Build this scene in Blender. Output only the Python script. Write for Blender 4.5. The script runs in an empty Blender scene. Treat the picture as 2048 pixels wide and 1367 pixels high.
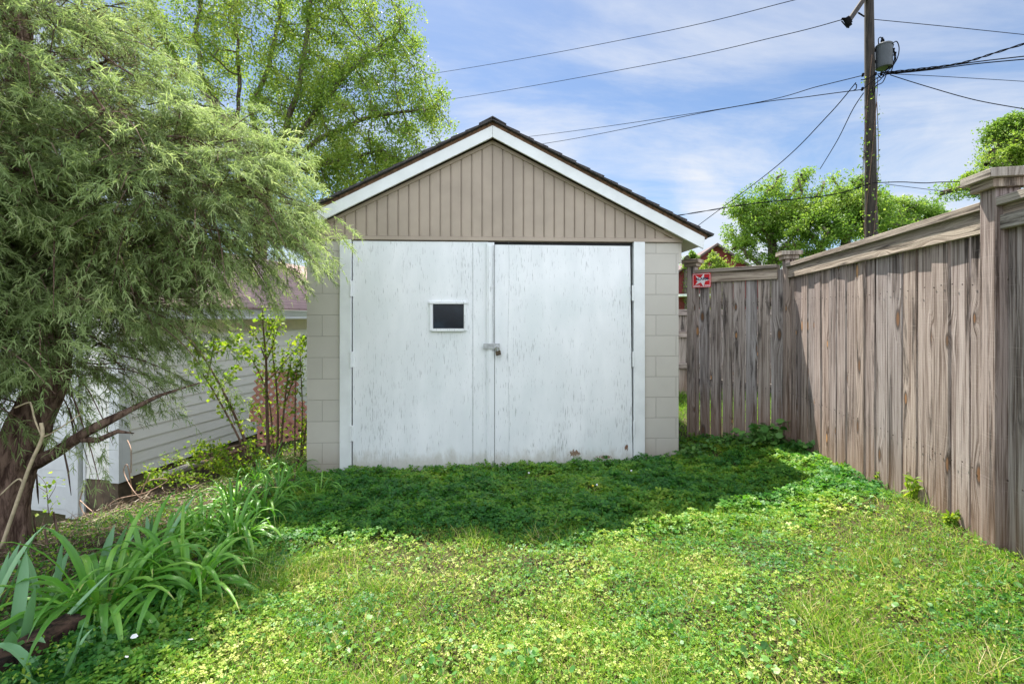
import bpy, math, random
import numpy as np
from mathutils import Vector, Matrix, noise as mnoise
R = math.radians
random.seed(7); rng = np.random.default_rng(11)
SC = bpy.context.scene
COL = SC.collection

# ---------------------------------------------------------------- camera
F = 930.0; HZ = 636.0; CAMZ = 1.5
cd = bpy.data.cameras.new("camera"); cam = bpy.data.objects.new("camera", cd); COL.objects.link(cam)
cam.location = (0, 0, CAMZ); cam.rotation_euler = (R(90), 0, 0)
cd.sensor_width = 36; cd.lens = F / 2048 * 36
cd.shift_y = -(683.5 - HZ) / 2048
cd.clip_start = 0.05; cd.clip_end = 3000
SC.camera = cam
SC.view_settings.view_transform = 'Standard'; SC.view_settings.look = 'None'
SC.view_settings.exposure = 1.6; SC.view_settings.gamma = 1
SC.cycles.max_bounces = 8; SC.cycles.transparent_max_bounces = 8
SC.cycles.use_denoising = True

# ---------------------------------------------------------------- sun and sky
SUN_AZ = R(-13); SUN_EL = R(59)
sl = bpy.data.lights.new("sun", 'SUN'); sl.energy = 4.5; sl.angle = R(0.6); sl.color = (1, .95, .86)
sun = bpy.data.objects.new("sun", sl); COL.objects.link(sun)
sdir = Vector((math.sin(SUN_AZ) * math.cos(SUN_EL), math.cos(SUN_AZ) * math.cos(SUN_EL), math.sin(SUN_EL)))
sun.rotation_euler = sdir.to_track_quat('Z', 'Y').to_euler(); sun.location = (0, 0, 20)
W = bpy.data.worlds.new("World"); SC.world = W; W.use_nodes = True
nt = W.node_tree; N = nt.nodes; L = nt.links
for n in list(N): N.remove(n)
def nn(t, **k):
    n = N.new(t)
    for a, b in k.items(): setattr(n, a, b)
    return n
sky = nn('ShaderNodeTexSky', sky_type='NISHITA', sun_disc=False, sun_elevation=SUN_EL, sun_rotation=SUN_AZ,
         air_density=1.0, dust_density=0.6, ozone_density=1.6, altitude=100)
tc = nn('ShaderNodeTexCoord'); sep = nn('ShaderNodeSeparateXYZ'); L.new(tc.outputs['Generated'], sep.inputs[0])
def wm(op, a, b=None, c=None):
    n = nn('ShaderNodeMath', operation=op)
    for i, v in enumerate((a, b, c)):
        if v is None: continue
        if isinstance(v, (int, float)): n.inputs[i].default_value = v
        else: L.new(v, n.inputs[i])
    return n.outputs[0]
zc = wm('ADD', wm('MAXIMUM', sep.outputs['Z'], 0.0), 0.16)
cb = nn('ShaderNodeCombineXYZ'); L.new(wm('DIVIDE', sep.outputs['X'], zc), cb.inputs[0]); L.new(wm('DIVIDE', sep.outputs['Y'], zc), cb.inputs[1])
mp = nn('ShaderNodeMapping'); mp.inputs['Rotation'].default_value = (0, 0, R(35)); mp.inputs['Scale'].default_value = (1.0, 2.1, 1); mp.inputs['Location'].default_value = (.7, .2, 0)
L.new(cb.outputs[0], mp.inputs[0])
def wnoise(scale, det, rough, dist=0.0, src=None):
    n = nn('ShaderNodeTexNoise'); n.inputs['Scale'].default_value = scale; n.inputs['Detail'].default_value = det
    n.inputs['Roughness'].default_value = rough; n.inputs['Distortion'].default_value = dist
    L.new(src or mp.outputs[0], n.inputs['Vector']); return n.outputs[0]
n1 = wnoise(.75, 9, .62, .5); n2 = wnoise(.35, 3, .5)
cl = wm('SUBTRACT', wm('ADD', wm('MULTIPLY', n1, .75), wm('MULTIPLY', n2, .55)), 0.0)
mr = nn('ShaderNodeMapRange', interpolation_type='SMOOTHSTEP'); mr.inputs[1].default_value = .53; mr.inputs[2].default_value = .80
L.new(cl, mr.inputs[0])
# low puffy clouds near the horizon
n3 = wnoise(3.2, 8, .55, .2, tc.outputs['Generated'])
mr2 = nn('ShaderNodeMapRange', interpolation_type='SMOOTHSTEP'); mr2.inputs[1].default_value = .52; mr2.inputs[2].default_value = .64
L.new(n3, mr2.inputs[0])
hor = nn('ShaderNodeMapRange'); hor.inputs[1].default_value = .42; hor.inputs[2].default_value = .12; L.new(sep.outputs['Z'], hor.inputs[0])
low = wm('MULTIPLY', mr2.outputs[0], hor.outputs[0])
amt = wm('MINIMUM', wm('ADD', wm('MULTIPLY', mr.outputs[0], .75), wm('MULTIPLY', low, .8)), .95)
tint = nn('ShaderNodeMix', data_type='RGBA', blend_type='MULTIPLY'); tint.inputs[0].default_value = 1; L.new(sky.outputs[0], tint.inputs[6]); tint.inputs[7].default_value = (.415, .455, .495, 1)
mx0 = nn('ShaderNodeMix', data_type='RGBA'); L.new(amt, mx0.inputs[0]); L.new(tint.outputs[2], mx0.inputs[6]); mx0.inputs[7].default_value = (2.9, 3.02, 3.25, 1)
# unseen bright cloud bank, added behind and beside the camera to lift shaded fronts
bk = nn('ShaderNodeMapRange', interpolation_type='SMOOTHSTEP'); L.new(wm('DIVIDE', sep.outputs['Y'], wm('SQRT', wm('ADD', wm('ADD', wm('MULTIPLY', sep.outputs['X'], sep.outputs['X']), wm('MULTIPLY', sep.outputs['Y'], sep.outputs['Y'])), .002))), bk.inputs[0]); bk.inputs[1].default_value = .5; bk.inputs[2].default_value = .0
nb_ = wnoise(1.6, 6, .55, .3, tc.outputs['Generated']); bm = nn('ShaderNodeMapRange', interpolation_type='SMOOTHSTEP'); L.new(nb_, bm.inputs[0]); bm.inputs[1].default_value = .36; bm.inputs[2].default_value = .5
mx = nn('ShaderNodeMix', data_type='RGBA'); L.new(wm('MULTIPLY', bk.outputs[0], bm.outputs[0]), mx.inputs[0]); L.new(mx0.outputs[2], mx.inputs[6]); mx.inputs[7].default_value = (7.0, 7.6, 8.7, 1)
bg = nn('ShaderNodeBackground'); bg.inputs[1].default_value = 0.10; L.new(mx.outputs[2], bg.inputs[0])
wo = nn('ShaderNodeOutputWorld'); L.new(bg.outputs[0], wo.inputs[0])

# ---------------------------------------------------------------- helpers
def P(px, py, y): return Vector(((px - 1024) / F * y, y, CAMZ - (py - HZ) / F * y))
def sstep(a, b, x): t = np.clip((x - a) / (b - a), 0, 1); return t * t * (3 - 2 * t)
def vnoise(x, y, s=1.0, seed=0):
    x = np.asarray(x, float) * s; y = np.asarray(y, float) * s
    xi = np.floor(x); yi = np.floor(y); fx = x - xi; fy = y - yi; fx = fx * fx * (3 - 2 * fx); fy = fy * fy * (3 - 2 * fy)
    def h(a, b): v = np.sin(a * 127.1 + b * 311.7 + seed * 74.7) * 43758.5453; return v - np.floor(v)
    return (h(xi, yi) * (1 - fx) + h(xi + 1, yi) * fx) * (1 - fy) + (h(xi, yi + 1) * (1 - fx) + h(xi + 1, yi + 1) * fx) * fy
def gh(x, y):
    x = np.asarray(x, float); y = np.asarray(y, float)
    xx = np.clip(x, -9, 6); yy = np.clip(y, -1, 4.5)
    h = CAMZ - 1.41 - .05 * sstep(3.6, 4.3, y) * (x < 1.95) + .035 * np.maximum(xx, -3) + .07 * (4.5 - yy) + .12 * sstep(1.6, 2.8, xx)
    h = h + .075 * sstep(3.9, 2.2, y) * sstep(1.2, 2.2, xx)
    h = h - .95 * sstep(-2.35, -4.7, xx) * sstep(1.8, 5.2, y) - .05 * sstep(5, 9, y)
    h = h + .05 * (vnoise(x, y, 1.1) - .5) + .03 * (vnoise(x, y, 3.7, 2) - .5) + .02 * (vnoise(x, y, 10, 5) - .5)
    return h
def ghf(x, y): return float(gh(x, y))
def ground_at(px, py):
    y = .6
    while y < 40:
        p = P(px, py, y)
        if p.z <= ghf(p.x, p.y): return p
        y += .01
    return p
def tag(o, label=None, cat=None, group=None, kind=None):
    if label: o['label'] = label
    if cat: o['category'] = cat
    if group: o['group'] = group
    if kind: o['kind'] = kind
    return o
def thing(name, label, cat, loc=(0, 0, 0), rz=0, group=None):
    o = bpy.data.objects.new(name, None); COL.objects.link(o); o.location = loc; o.rotation_euler = (0, 0, rz); o.empty_display_size = .1
    return tag(o, label, cat, group)
def mesh_np(name, V, Fc, mat, parent=None, rnd=None, uv=None, smooth=False, mats=None, mi=None, loc=None):
    V = np.asarray(V, np.float32); me = bpy.data.meshes.new(name)
    if isinstance(Fc, np.ndarray): k = Fc.shape[1]; flat = Fc.ravel().astype(np.int32); st = np.arange(len(Fc), dtype=np.int32) * k; nf = len(Fc)
    else:
        ln = np.array([len(f) for f in Fc], np.int32); flat = np.array([i for f in Fc for i in f], np.int32); st = np.concatenate([[0], np.cumsum(ln)[:-1]]).astype(np.int32); nf = len(Fc)
    me.vertices.add(len(V)); me.vertices.foreach_set('co', V.ravel())
    me.loops.add(len(flat)); me.loops.foreach_set('vertex_index', flat)
    me.polygons.add(nf); me.polygons.foreach_set('loop_start', st)
    if uv is not None:
        ul = me.uv_layers.new(name='UVMap'); ul.data.foreach_set('uv', np.asarray(uv, np.float32).ravel())
    if rnd is not None:
        a = me.attributes.new('rnd', 'FLOAT', 'FACE'); a.data.foreach_set('value', np.asarray(rnd, np.float32))
    for m in (mats or [mat]): me.materials.append(m)
    if mi is not None: me.polygons.foreach_set('material_index', np.asarray(mi, np.int32))
    me.polygons.foreach_set('use_smooth', np.full(nf, bool(smooth)))
    me.update(calc_edges=True); me.validate()
    o = bpy.data.objects.new(name, me); COL.objects.link(o)
    if parent: o.parent = parent
    if loc: o.location = loc
    return o
class MB:
    def __init__(s): s.v = []; s.f = []; s.uv = []; s.r = []
    def face(s, idx, uv, r): s.f.append(tuple(idx)); s.uv += uv; s.r.append(r)
    def slab(s, o, a, b, c, r=None, bevel=0):
        """box from corner o with edge vectors a (length), b (width), c (thickness); uv: u across, v along"""
        o, a, b, c = Vector(o), Vector(a), Vector(b), Vector(c)
        if a.cross(b).dot(c) < 0: o = o + c; c = -c
        r = random.random() if r is None else r
        la, lb, lc = a.length, b.length, c.length; k = len(s.v); U = r * 37; Vv = r * 91
        for i in range(8): s.v.append(tuple(o + a * (i & 1) + b * ((i >> 1) & 1) + c * ((i >> 2) & 1)))
        def q(ids, dims):
            uv = []
            for i in ids:
                cc = (la * (i & 1), lb * ((i >> 1) & 1), lc * ((i >> 2) & 1))
                uv.append((U + cc[dims[0]] + (cc[2] if dims[0] != 2 and dims[1] != 2 else 0), Vv + cc[dims[1]]))
            s.face([k + i for i in ids], uv, r)
        q((0, 2, 3, 1), (1, 0)); q((4, 5, 7, 6), (1, 0)); q((0, 1, 5, 4), (2, 0)); q((2, 6, 7, 3), (2, 0)); q((0, 4, 6, 2), (1, 2)); q((1, 3, 7, 5), (1, 2))
    def box(s, x0, y0, z0, x1, y1, z1, r=None, along='z'):
        d = {'x': ((x1 - x0, 0, 0), (0, y1 - y0, 0), (0, 0, z1 - z0)), 'y': ((0, y1 - y0, 0), (x1 - x0, 0, 0), (0, 0, z1 - z0)), 'z': ((0, 0, z1 - z0), (x1 - x0, 0, 0), (0, y1 - y0, 0))}[along]
        s.slab((x0, y0, z0), *d, r=r)
    def poly(s, pts, th, r=0.5):
        """prism: polygon pts extruded by vector th"""
        k = len(s.v); n = len(pts); th = Vector(th); pts = [Vector(p) for p in pts]
        s.v += [tuple(p) for p in pts] + [tuple(p + th) for p in pts]
        nr = (pts[1] - pts[0]).cross(pts[2] - pts[1]); fl = nr.dot(th) > 0
        z = lambda ids: [(s.v[i][0] + s.v[i][1], s.v[i][2]) for i in ids]
        a = [k + i for i in range(n)]; b = [k + n + i for i in range(n)]
        A = a[::-1] if fl else a; B = b if fl else b[::-1]
        s.face(A, z(A), r); s.face(B, z(B), r)
        for i in range(n):
            j = (i + 1) % n; q = [a[i], a[j], b[j], b[i]]
            if not fl: q = q[::-1]
            s.face(q, z(q), r)
    def tube(s, pts, rad, n=8, cap=True, r=.5):
        pts = [Vector(p) for p in pts]; k = len(s.v); m = len(pts)
        if not hasattr(rad, '__len__'): rad = [rad] * m
        up = None; ln = 0
        for i, p in enumerate(pts):
            d = (pts[min(i + 1, m - 1)] - pts[max(i - 1, 0)]).normalized()
            if up is None: up = Vector((0, 0, 1)) if abs(d.z) < .9 else Vector((1, 0, 0))
            u = d.cross(up); u = u.normalized() if u.length > 1e-6 else Vector((1, 0, 0)); w = u.cross(d).normalized(); up = w
            for j in range(n):
                t = 2 * math.pi * j / n; s.v.append(tuple(p + (u * math.cos(t) + w * math.sin(t)) * rad[i]))
        for i in range(m - 1):
            l2 = ln + (pts[i + 1] - pts[i]).length
            for j in range(n):
                jj = (j + 1) % n; c = 2 * math.pi * rad[i] / n
                s.face([k + i * n + j, k + i * n + jj, k + (i + 1) * n + jj, k + (i + 1) * n + j][::-1], [(j * c, l2), ((j + 1) * c, l2), ((j + 1) * c, ln), (j * c, ln)], r)
            ln = l2
        if cap:
            e = list(range(n)); s.face([k + j for j in e], [(0, 0)] * n, r); s.face([k + (m - 1) * n + j for j in e][::-1], [(0, 0)] * n, r)
    def lathe(s, prof, c=(0, 0, 0), n=20, r=.5):
        k = len(s.v); c = Vector(c)
        for (rr, z) in prof:
            for j in range(n): t = 2 * math.pi * j / n; s.v.append((c.x + rr * math.cos(t), c.y + rr * math.sin(t), c.z + z))
        for i in range(len(prof) - 1):
            for j in range(n):
                jj = (j + 1) % n; s.face([k + i * n + j, k + i * n + jj, k + (i + 1) * n + jj, k + (i + 1) * n + j], [(j, i), (j + 1, i), (j + 1, i + 1), (j, i + 1)], r)
        s.face([k + j for j in range(n)][::-1], [(0, 0)] * n, r); s.face([k + (len(prof) - 1) * n + j for j in range(n)], [(0, 0)] * n, r)
    def build(s, name, mat, parent=None, bevel=0, smooth=False):
        o = mesh_np(name, s.v, s.f, mat, parent, rnd=s.r, uv=s.uv, smooth=smooth)
        if bevel:
            m = o.modifiers.new('bevel', 'BEVEL'); m.width = bevel; m.segments = 2; m.limit_method = 'ANGLE'
        return o

# ---------------------------------------------------------------- materials
class M:
    def __init__(s, name):
        s.m = bpy.data.materials.new(name); s.m.use_nodes = True; s.t = s.m.node_tree; s.n = s.t.nodes; s.l = s.t.links
        s.b = s.n['Principled BSDF']; s.out = s.n['Material Output']
    def nd(s, t, **k):
        n = s.n.new(t)
        for a, b in k.items(): setattr(n, a, b)
        return n
    def put(s, sock, v):
        if isinstance(v, (int, float)): sock.default_value = v
        elif isinstance(v, (tuple, list)): sock.default_value = v if len(v) == len(sock.default_value) else (*v, 1)
        else: s.l.new(v, sock)
    def co(s, kind='Object', scale=(1, 1, 1), rot=(0, 0, 0)):
        c = s.nd('ShaderNodeTexCoord').outputs[kind]; m = s.nd('ShaderNodeMapping'); s.l.new(c, m.inputs[0]); m.inputs['Scale'].default_value = scale; m.inputs['Rotation'].default_value = rot; return m.outputs[0]
    def sc(s, v, scale): m = s.nd('ShaderNodeMapping'); s.l.new(v, m.inputs[0]); m.inputs['Scale'].default_value = scale; return m.outputs[0]
    def noise(s, v, scale=1, det=4, rough=.55, dist=0):
        n = s.nd('ShaderNodeTexNoise'); s.l.new(v, n.inputs['Vector']); n.inputs['Scale'].default_value = scale; n.inputs['Detail'].default_value = det; n.inputs['Roughness'].default_value = rough; n.inputs['Distortion'].default_value = dist; return n.outputs[0]
    def math(s, op, a, b=None, c=None):
        n = s.nd('ShaderNodeMath', operation=op)
        for i, v in enumerate((a, b, c)):
            if v is not None: s.put(n.inputs[i], v)
        return n.outputs[0]
    def map(s, v, a, b, c=0, d=1, smooth=True):
        n = s.nd('ShaderNodeMapRange'); n.interpolation_type = 'SMOOTHSTEP' if smooth else 'LINEAR'
        s.l.new(v, n.inputs[0])
        for i, x in enumerate((a, b, c, d)): n.inputs[i + 1].default_value = x
        return n.outputs[0]
    def mix(s, f, a, b, mode='MIX'):
        n = s.nd('ShaderNodeMix', data_type='RGBA', blend_type=mode); s.put(n.inputs[0], f); s.put(n.inputs[6], a); s.put(n.inputs[7], b); return n.outputs[2]
    def attr(s, name): return s.nd('ShaderNodeAttribute', attribute_name=name).outputs['Fac']
    def ramp(s, v, stops):
        n = s.nd('ShaderNodeValToRGB'); s.l.new(v, n.inputs[0]); e = n.color_ramp.elements
        while len(e) > 1: e.remove(e[-1])
        e[0].position = stops[0][0]; e[0].color = (*stops[0][1], 1)
        for p, c in stops[1:]: x = e.new(p); x.color = (*c, 1)
        return n.outputs[0]
    def bump(s, h, st=.3, d=.01):
        n = s.nd('ShaderNodeBump'); n.inputs['Strength'].default_value = st; n.inputs['Distance'].default_value = d; s.l.new(h, n.inputs['Height']); s.l.new(n.outputs[0], s.b.inputs['Normal']); return n
    def fin(s, col=None, rough=.6, metal=0, spec=.5):
        if col is not None: s.put(s.b.inputs['Base Color'], col)
        s.put(s.b.inputs['Roughness'], rough); s.put(s.b.inputs['Metallic'], metal); s.b.inputs['Specular IOR Level'].default_value = spec
        return s.m

def m_plain(name, col, rough=.6, metal=0, var=.12, scale=8, bump=.1):
    m = M(name); c = m.co(); n = m.noise(c, scale, 5); a = tuple(x * (1 - var) for x in col); b = tuple(min(1, x * (1 + var)) for x in col)
    cc = m.mix(m.map(n, .3, .7), a, b); m.bump(m.noise(c, scale * 12, 3), bump, .002); return m.fin(cc, rough, metal)
def m_leaf(name, cols, trans, tf=.4, rough=.5, spec=.3):
    """cols: ramp stops over the per-leaf random attribute; trans: multiplier colour for light passing through"""
    m = M(name); r = m.attr('rnd'); c = m.ramp(r, cols)
    m.fin(c, rough, 0, spec)
    t = m.nd('ShaderNodeBsdfTranslucent'); m.l.new(m.mix(1, c, trans, 'MULTIPLY'), t.inputs[0])
    ms = m.nd('ShaderNodeMixShader'); ms.inputs[0].default_value = tf; m.l.new(m.b.outputs[0], ms.inputs[1]); m.l.new(t.outputs[0], ms.inputs[2]); m.l.new(ms.outputs[0], m.out.inputs[0])
    return m.m
def m_wood(name, pale, mid, dark, redlow=True, knots=True, zlow=None):
    m = M(name); uv = m.nd('ShaderNodeTexCoord').outputs['UV']; r = m.attr('rnd')
    vo = m.nd('ShaderNodeTexVoronoi'); vo.voronoi_dimensions = '2D'; vo.inputs['Scale'].default_value = 1; m.l.new(m.sc(uv, (7.5, 2.6, 1)), vo.inputs['Vector'])
    d = vo.outputs['Distance']; sx = m.nd('ShaderNodeSeparateColor'); m.l.new(vo.outputs['Color'], sx.inputs[0])
    on = m.math('GREATER_THAN', sx.outputs[0], .66); d = m.math('MULTIPLY', d, m.map(sx.outputs[2], 0, 1, 1.5, .62, False))
    bend = m.math('MULTIPLY', m.math('MULTIPLY', m.map(d, .0, .42, 1, 0), on), .028)
    cb = m.nd('ShaderNodeCombineXYZ'); m.l.new(bend, cb.inputs[0]); va = m.nd('ShaderNodeVectorMath', operation='ADD'); m.l.new(uv, va.inputs[0]); m.l.new(cb.outputs[0], va.inputs[1]); g = va.outputs[0]
    g1 = m.noise(m.sc(g, (95, 1.6, 1)), 1, 4, .6, .6); g2 = m.noise(m.sc(g, (34, .7, 1)), 1, 4, .6, .5); g3 = m.noise(m.sc(uv, (16, 1.3, 1)), 1, 5, .68, .6); g4 = m.noise(m.sc(g, (330, 5, 1)), 1, 2, .5)
    f = m.math('ADD', m.math('ADD', m.math('MULTIPLY', g1, .46), m.math('MULTIPLY', g2, .34)), m.math('MULTIPLY', g4, .26))
    c = m.ramp(m.map(f, .40, .66, 0, 1, False), [(0, dark), (.3, mid), (.62, pale), (1, tuple(min(1, x * 1.22) for x in pale))])
    hue = m.ramp(r, [(0, (1.05, .98, .93)), (.35, (.86, .88, .93)), (.6, (1.12, 1.03, .97)), (.8, (.78, .76, .78)), (1, (1.0, .95, .9))])
    c = m.mix(1, c, hue, 'MULTIPLY')
    st = m.map(g3, .51, .66); c = m.mix(m.math('MULTIPLY', st, .9), c, tuple(x * .55 for x in dark))
    saw = m.noise(m.sc(uv, (6, 160, 1)), 1, 2, .5); c = m.mix(m.math('MULTIPLY', m.map(saw, .62, .74), .22), c, tuple(min(1, x * 1.3) for x in pale))
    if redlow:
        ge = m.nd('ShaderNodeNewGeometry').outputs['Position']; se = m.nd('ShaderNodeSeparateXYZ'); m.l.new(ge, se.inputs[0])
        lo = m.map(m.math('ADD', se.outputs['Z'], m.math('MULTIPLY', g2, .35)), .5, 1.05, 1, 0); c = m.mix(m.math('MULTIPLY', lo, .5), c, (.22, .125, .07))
    if knots:
        kd = m.math('MULTIPLY', m.map(d, .045, .10, 1, 0), on); ring = m.math('MULTIPLY', m.map(d, .09, .15, 1, 0), on)
        c = m.mix(m.math('MULTIPLY', ring, .7), c, tuple(x * .5 for x in dark))
        kc = m.ramp(sx.outputs[1], [(0, (.13, .075, .045)), (.55, (.2, .1, .05)), (.7, (.42, .22, .10)), (1, (.5, .28, .13))]); c = m.mix(kd, c, kc)
    m.bump(m.math('ADD', m.math('ADD', g1, m.math('MULTIPLY', g4, .5)), m.math('MULTIPLY', saw, .2)), .8, .004)
    return m.fin(c, .85, 0, .2)

M_BLK0 = m_plain('rusty_nail', (.035, .022, .016), .8)
# fence wood, garage materials
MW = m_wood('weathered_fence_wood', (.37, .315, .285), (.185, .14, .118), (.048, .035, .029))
MW2 = m_wood('grey_weathered_wood', (.38, .34, .315), (.21, .175, .155), (.07, .055, .05), redlow=True)  # separate paler, greyer mix of the wood for the short and far fences
MWT = m_wood('weathered_trim_wood', (.36, .32, .265), (.22, .185, .15), (.09, .07, .055), redlow=False, knots=False)
def m_door():
    m = M('flaking_white_paint'); c = m.co()
    ms = m.sc(c, (1, 1, .04)); w = m.noise(ms, 150, 3, .6, .3)
    den = m.noise(m.sc(c, (1, 1, .45)), 2.4, 4, .6)
    th = m.math('ADD', w, m.math('MULTIPLY', den, .36))
    fine = m.noise(m.sc(c, (1, 1, .045)), 170, 2, .6, .2)
    fl = m.math('MAXIMUM', m.map(th, .86, .895), m.math('MULTIPLY', m.map(m.math('ADD', fine, m.math('MULTIPLY', den, .3)), .79, .83), .8))
    # small bare patches low on the right leaf
    se = m.nd('ShaderNodeSeparateXYZ'); m.l.new(c, se.inputs[0])
    def blob(x, z, rx, rz):
        a = m.math('DIVIDE', m.math('SUBTRACT', se.outputs[0], x), rx); b = m.math('DIVIDE', m.math('SUBTRACT', se.outputs[2], z), rz)
        return m.math('SQRT', m.math('ADD', m.math('MULTIPLY', a, a), m.math('MULTIPLY', b, b)))
    jag = m.math('MULTIPLY', m.noise(m.sc(c, (1, 1, .35)), 75, 3, .7), 2.2)
    bb = m.math('MINIMUM', blob(.80, .175, .085, .05), m.math('MINIMUM', blob(1.32, .23, .035, .05), blob(1.10, .135, .12, .03)))
    bare = m.map(m.math('ADD', bb, jag), 1.55, 1.75, 1, 0)
    stain = m.noise(m.sc(c, (1, 1, .35)), 4, 5, .6)
    pc = m.mix(m.map(stain, .35, .75), (.76, .78, .78), (.86, .87, .87))
    pc = m.mix(m.math('MULTIPLY', m.map(m.noise(c, 1.6, 3), .45, .75), .4), pc, (.66, .72, .71))
    pc = m.mix(m.math('MULTIPLY', fl, .85), pc, (.24, .24, .235)); pc = m.mix(bare, pc, (.19, .10, .06)); mud = m.map(m.math('SUBTRACT', se.outputs[2], m.math('MULTIPLY', m.noise(m.sc(c, (1, 1, .5)), 14, 5, .65), .3)), -.06, .10, 1, 0); pc = m.mix(m.math('MULTIPLY', mud, .5), pc, (.36, .31, .22))
    h = m.math('SUBTRACT', m.math('ADD', m.math('MULTIPLY', w, .35), m.math('MULTIPLY', fine, .25)), m.math('MULTIPLY', fl, .8))
    m.bump(h, .5, .003); return m.fin(pc, .55, 0, .4)
M_DOOR = m_door()
def m_block():
    m = M('painted_concrete_block'); c = m.nd('ShaderNodeTexCoord').outputs['UV']
    br = m.nd('ShaderNodeTexBrick'); m.l.new(c, br.inputs['Vector']); br.inputs['Scale'].default_value = 1; br.inputs['Mortar Size'].default_value = .0045; br.inputs['Mortar Smooth'].default_value = .3
    br.inputs['Brick Width'].default_value = .406; br.inputs['Row Height'].default_value = .2035; br.inputs['Color1'].default_value = (.54, .51, .45, 1); br.inputs['Color2'].default_value = (.50, .475, .42, 1); br.inputs['Mortar'].default_value = (.40, .375, .33, 1)
    o = m.co(); n = m.noise(o, 5, 5, .6); fn = m.noise(o, 160, 4, .7)
    cc = m.mix(m.math('MULTIPLY', m.map(n, .4, .75), .4), br.outputs['Color'], (.46, .43, .385)); 
    lo = m.nd('ShaderNodeSeparateXYZ'); m.l.new(o, lo.inputs[0]); dl = m.map(m.math('ADD', lo.outputs[2], m.math('MULTIPLY', n, .3)), .2, .5, 1, 0)
    cc = m.mix(m.math('MULTIPLY', dl, .55), cc, (.33, .27, .21))
    m.bump(m.math('ADD', m.math('MULTIPLY', br.outputs['Fac'], -1.5), m.math('MULTIPLY', fn, .4)), .5, .006); return m.fin(cc, .85, 0, .2)
M_BLOCK = m_block()
M_TRIMW = m_plain('white_trim_paint', (.74, .76, .75), .5, 0, .05, 6, .15)
M_TAUPE = m_plain('taupe_siding_vinyl', (.375, .305, .235), .55, 0, .10, 2.5, .05)
M_SHING = m_plain('dark_shingle', (.055, .05, .05), .9, 0, .5, 60, .6)
M_BROWN = m_plain('raw_brown_wood', (.16, .09, .05), .8, 0, .45, 30, .4)
M_DARK = m_plain('interior_shade', (.02, .02, .02), .9)  # near-black colour standing in for the unlit space behind the doors
M_STEEL = m_plain('grey_painted_steel', (.42, .43, .43), .5, .3, .2, 40, .2)
M_CHROME = m_plain('chrome_shackle', (.7, .7, .7), .2, 1, .05)
M_BRASS = m_plain('tarnished_brass', (.10, .075, .05), .45, .7, .3, 50, .1)
def m_glass():
    m = M('dark_window_glass'); n = m.noise(m.co(), 5, 3); m.bump(n, .03, .01)
    return m.fin(m.mix(m.map(n, .4, .7), (.004, .008, .014), (.014, .028, .042)), .12, 0, .3)
M_GLASS = m_glass()
def m_bark(name, a, b, sc=(1, 1, .15), s=40, st=1.0):
    m = M(name); c = m.co(scale=sc); n = m.noise(c, s, 5, .65, .5); m.bump(n, st, .012); return m.fin(m.mix(m.map(n, .35, .65), a, b), .9, 0, .15)
M_BARK = m_bark('shaggy_red_brown_bark', (.055, .032, .024), (.22, .145, .11))
M_BARK2 = m_bark('grey_brown_bark', (.07, .055, .045), (.19, .155, .125), s=12)
M_TWIG = m_bark('reddish_twig_bark', (.10, .06, .045), (.20, .13, .10), s=60)

# ---------------------------------------------------------------- ground
def axis(lo, hi, fine, mid):
    a = np.arange(lo, hi, fine); b1 = hi + np.cumsum(np.geomspace(mid, 120, 22)); b0 = lo - np.cumsum(np.geomspace(mid, 120, 22))[::-1]
    return np.concatenate([b0, a, [hi], b1])
gx = axis(-6.5, 4.5, .06, .3); gy = axis(.3, 9.5, .06, .3)
X, Y = np.meshgrid(gx, gy); Z = gh(X, Y)
nx, ny = len(gx), len(gy); ii = (np.arange(ny - 1)[:, None] * nx + np.arange(nx - 1)[None]).ravel()
m = M('soil_and_thatch'); c = m.co(); n = m.noise(c, 9, 6, .65); n2 = m.noise(c, 70, 4, .7); far = m.noise(c, .25, 4, .6)
cc = m.ramp(m.math('ADD', m.math('MULTIPLY', n, .5), m.math('MULTIPLY', n2, .5)), [(.3, (.035, .028, .014)), (.48, (.075, .06, .03)), (.56, (.06, .08, .025)), (.72, (.20, .16, .09))])
ge = m.nd('ShaderNodeSeparateXYZ'); m.l.new(c, ge.inputs[0])
cc = m.mix(m.map(ge.outputs[1], 5.5, 9), cc, m.mix(m.map(far, .4, .6), (.06, .11, .02), (.10, .15, .035)))
m.bump(n2, .8, .02); m.fin(cc, .95, 0, .1)
tag(mesh_np('ground', np.stack([X, Y, Z], -1).reshape(-1, 3), np.stack([ii, ii + 1, ii + nx + 1, ii + nx], 1), m.m, smooth=True), kind='structure')

# ---------------------------------------------------------------- garage
GA = thing('garage', 'small block garage with beige gable siding and flaking white double doors', 'garage', (-.19, 4.53, 0), R(3))
def gs(px): k = (px - 1024) / F; c, s_ = math.cos(R(3)), math.sin(R(3)); return (k * 4.53 + .19) / (c - k * s_)
def gz(py, s=0): return CAMZ - (py - HZ) / F * (4.53 + .0523 * s)
WL, WR, WT, DEP = -1.77, 1.85, 2.262, 6.0
JL0, JL1 = gs(681), gs(704); JR0, JR1 = gs(1266), gs(1288)
b = MB()
def wallbox(x0, y0, x1, y1, z0=-.25, z1=WT):
    b.slab((x0, y0, z0), (0, 0, z1 - z0), (x1 - x0, 0, 0), (0, y1 - y0, 0), r=0)
    # remap uv to metres for block pattern
    k = len(b.uv) - 24; fs = b.f[-6:]
    i = k
    for f in fs:
        P_ = [Vector(b.v[q]) for q in f]; nrm = (P_[1] - P_[0]).cross(P_[2] - P_[1])
        for p in P_:
            u = p.y + .1 if abs(nrm.x) > abs(nrm.y) else p.x + 1.77
            b.uv[i] = (u + .06, p.z - .105); i += 1
wallbox(WL, 0, JL0 + .004, .2); wallbox(JR1 - .004, 0, WR, .2)
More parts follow.
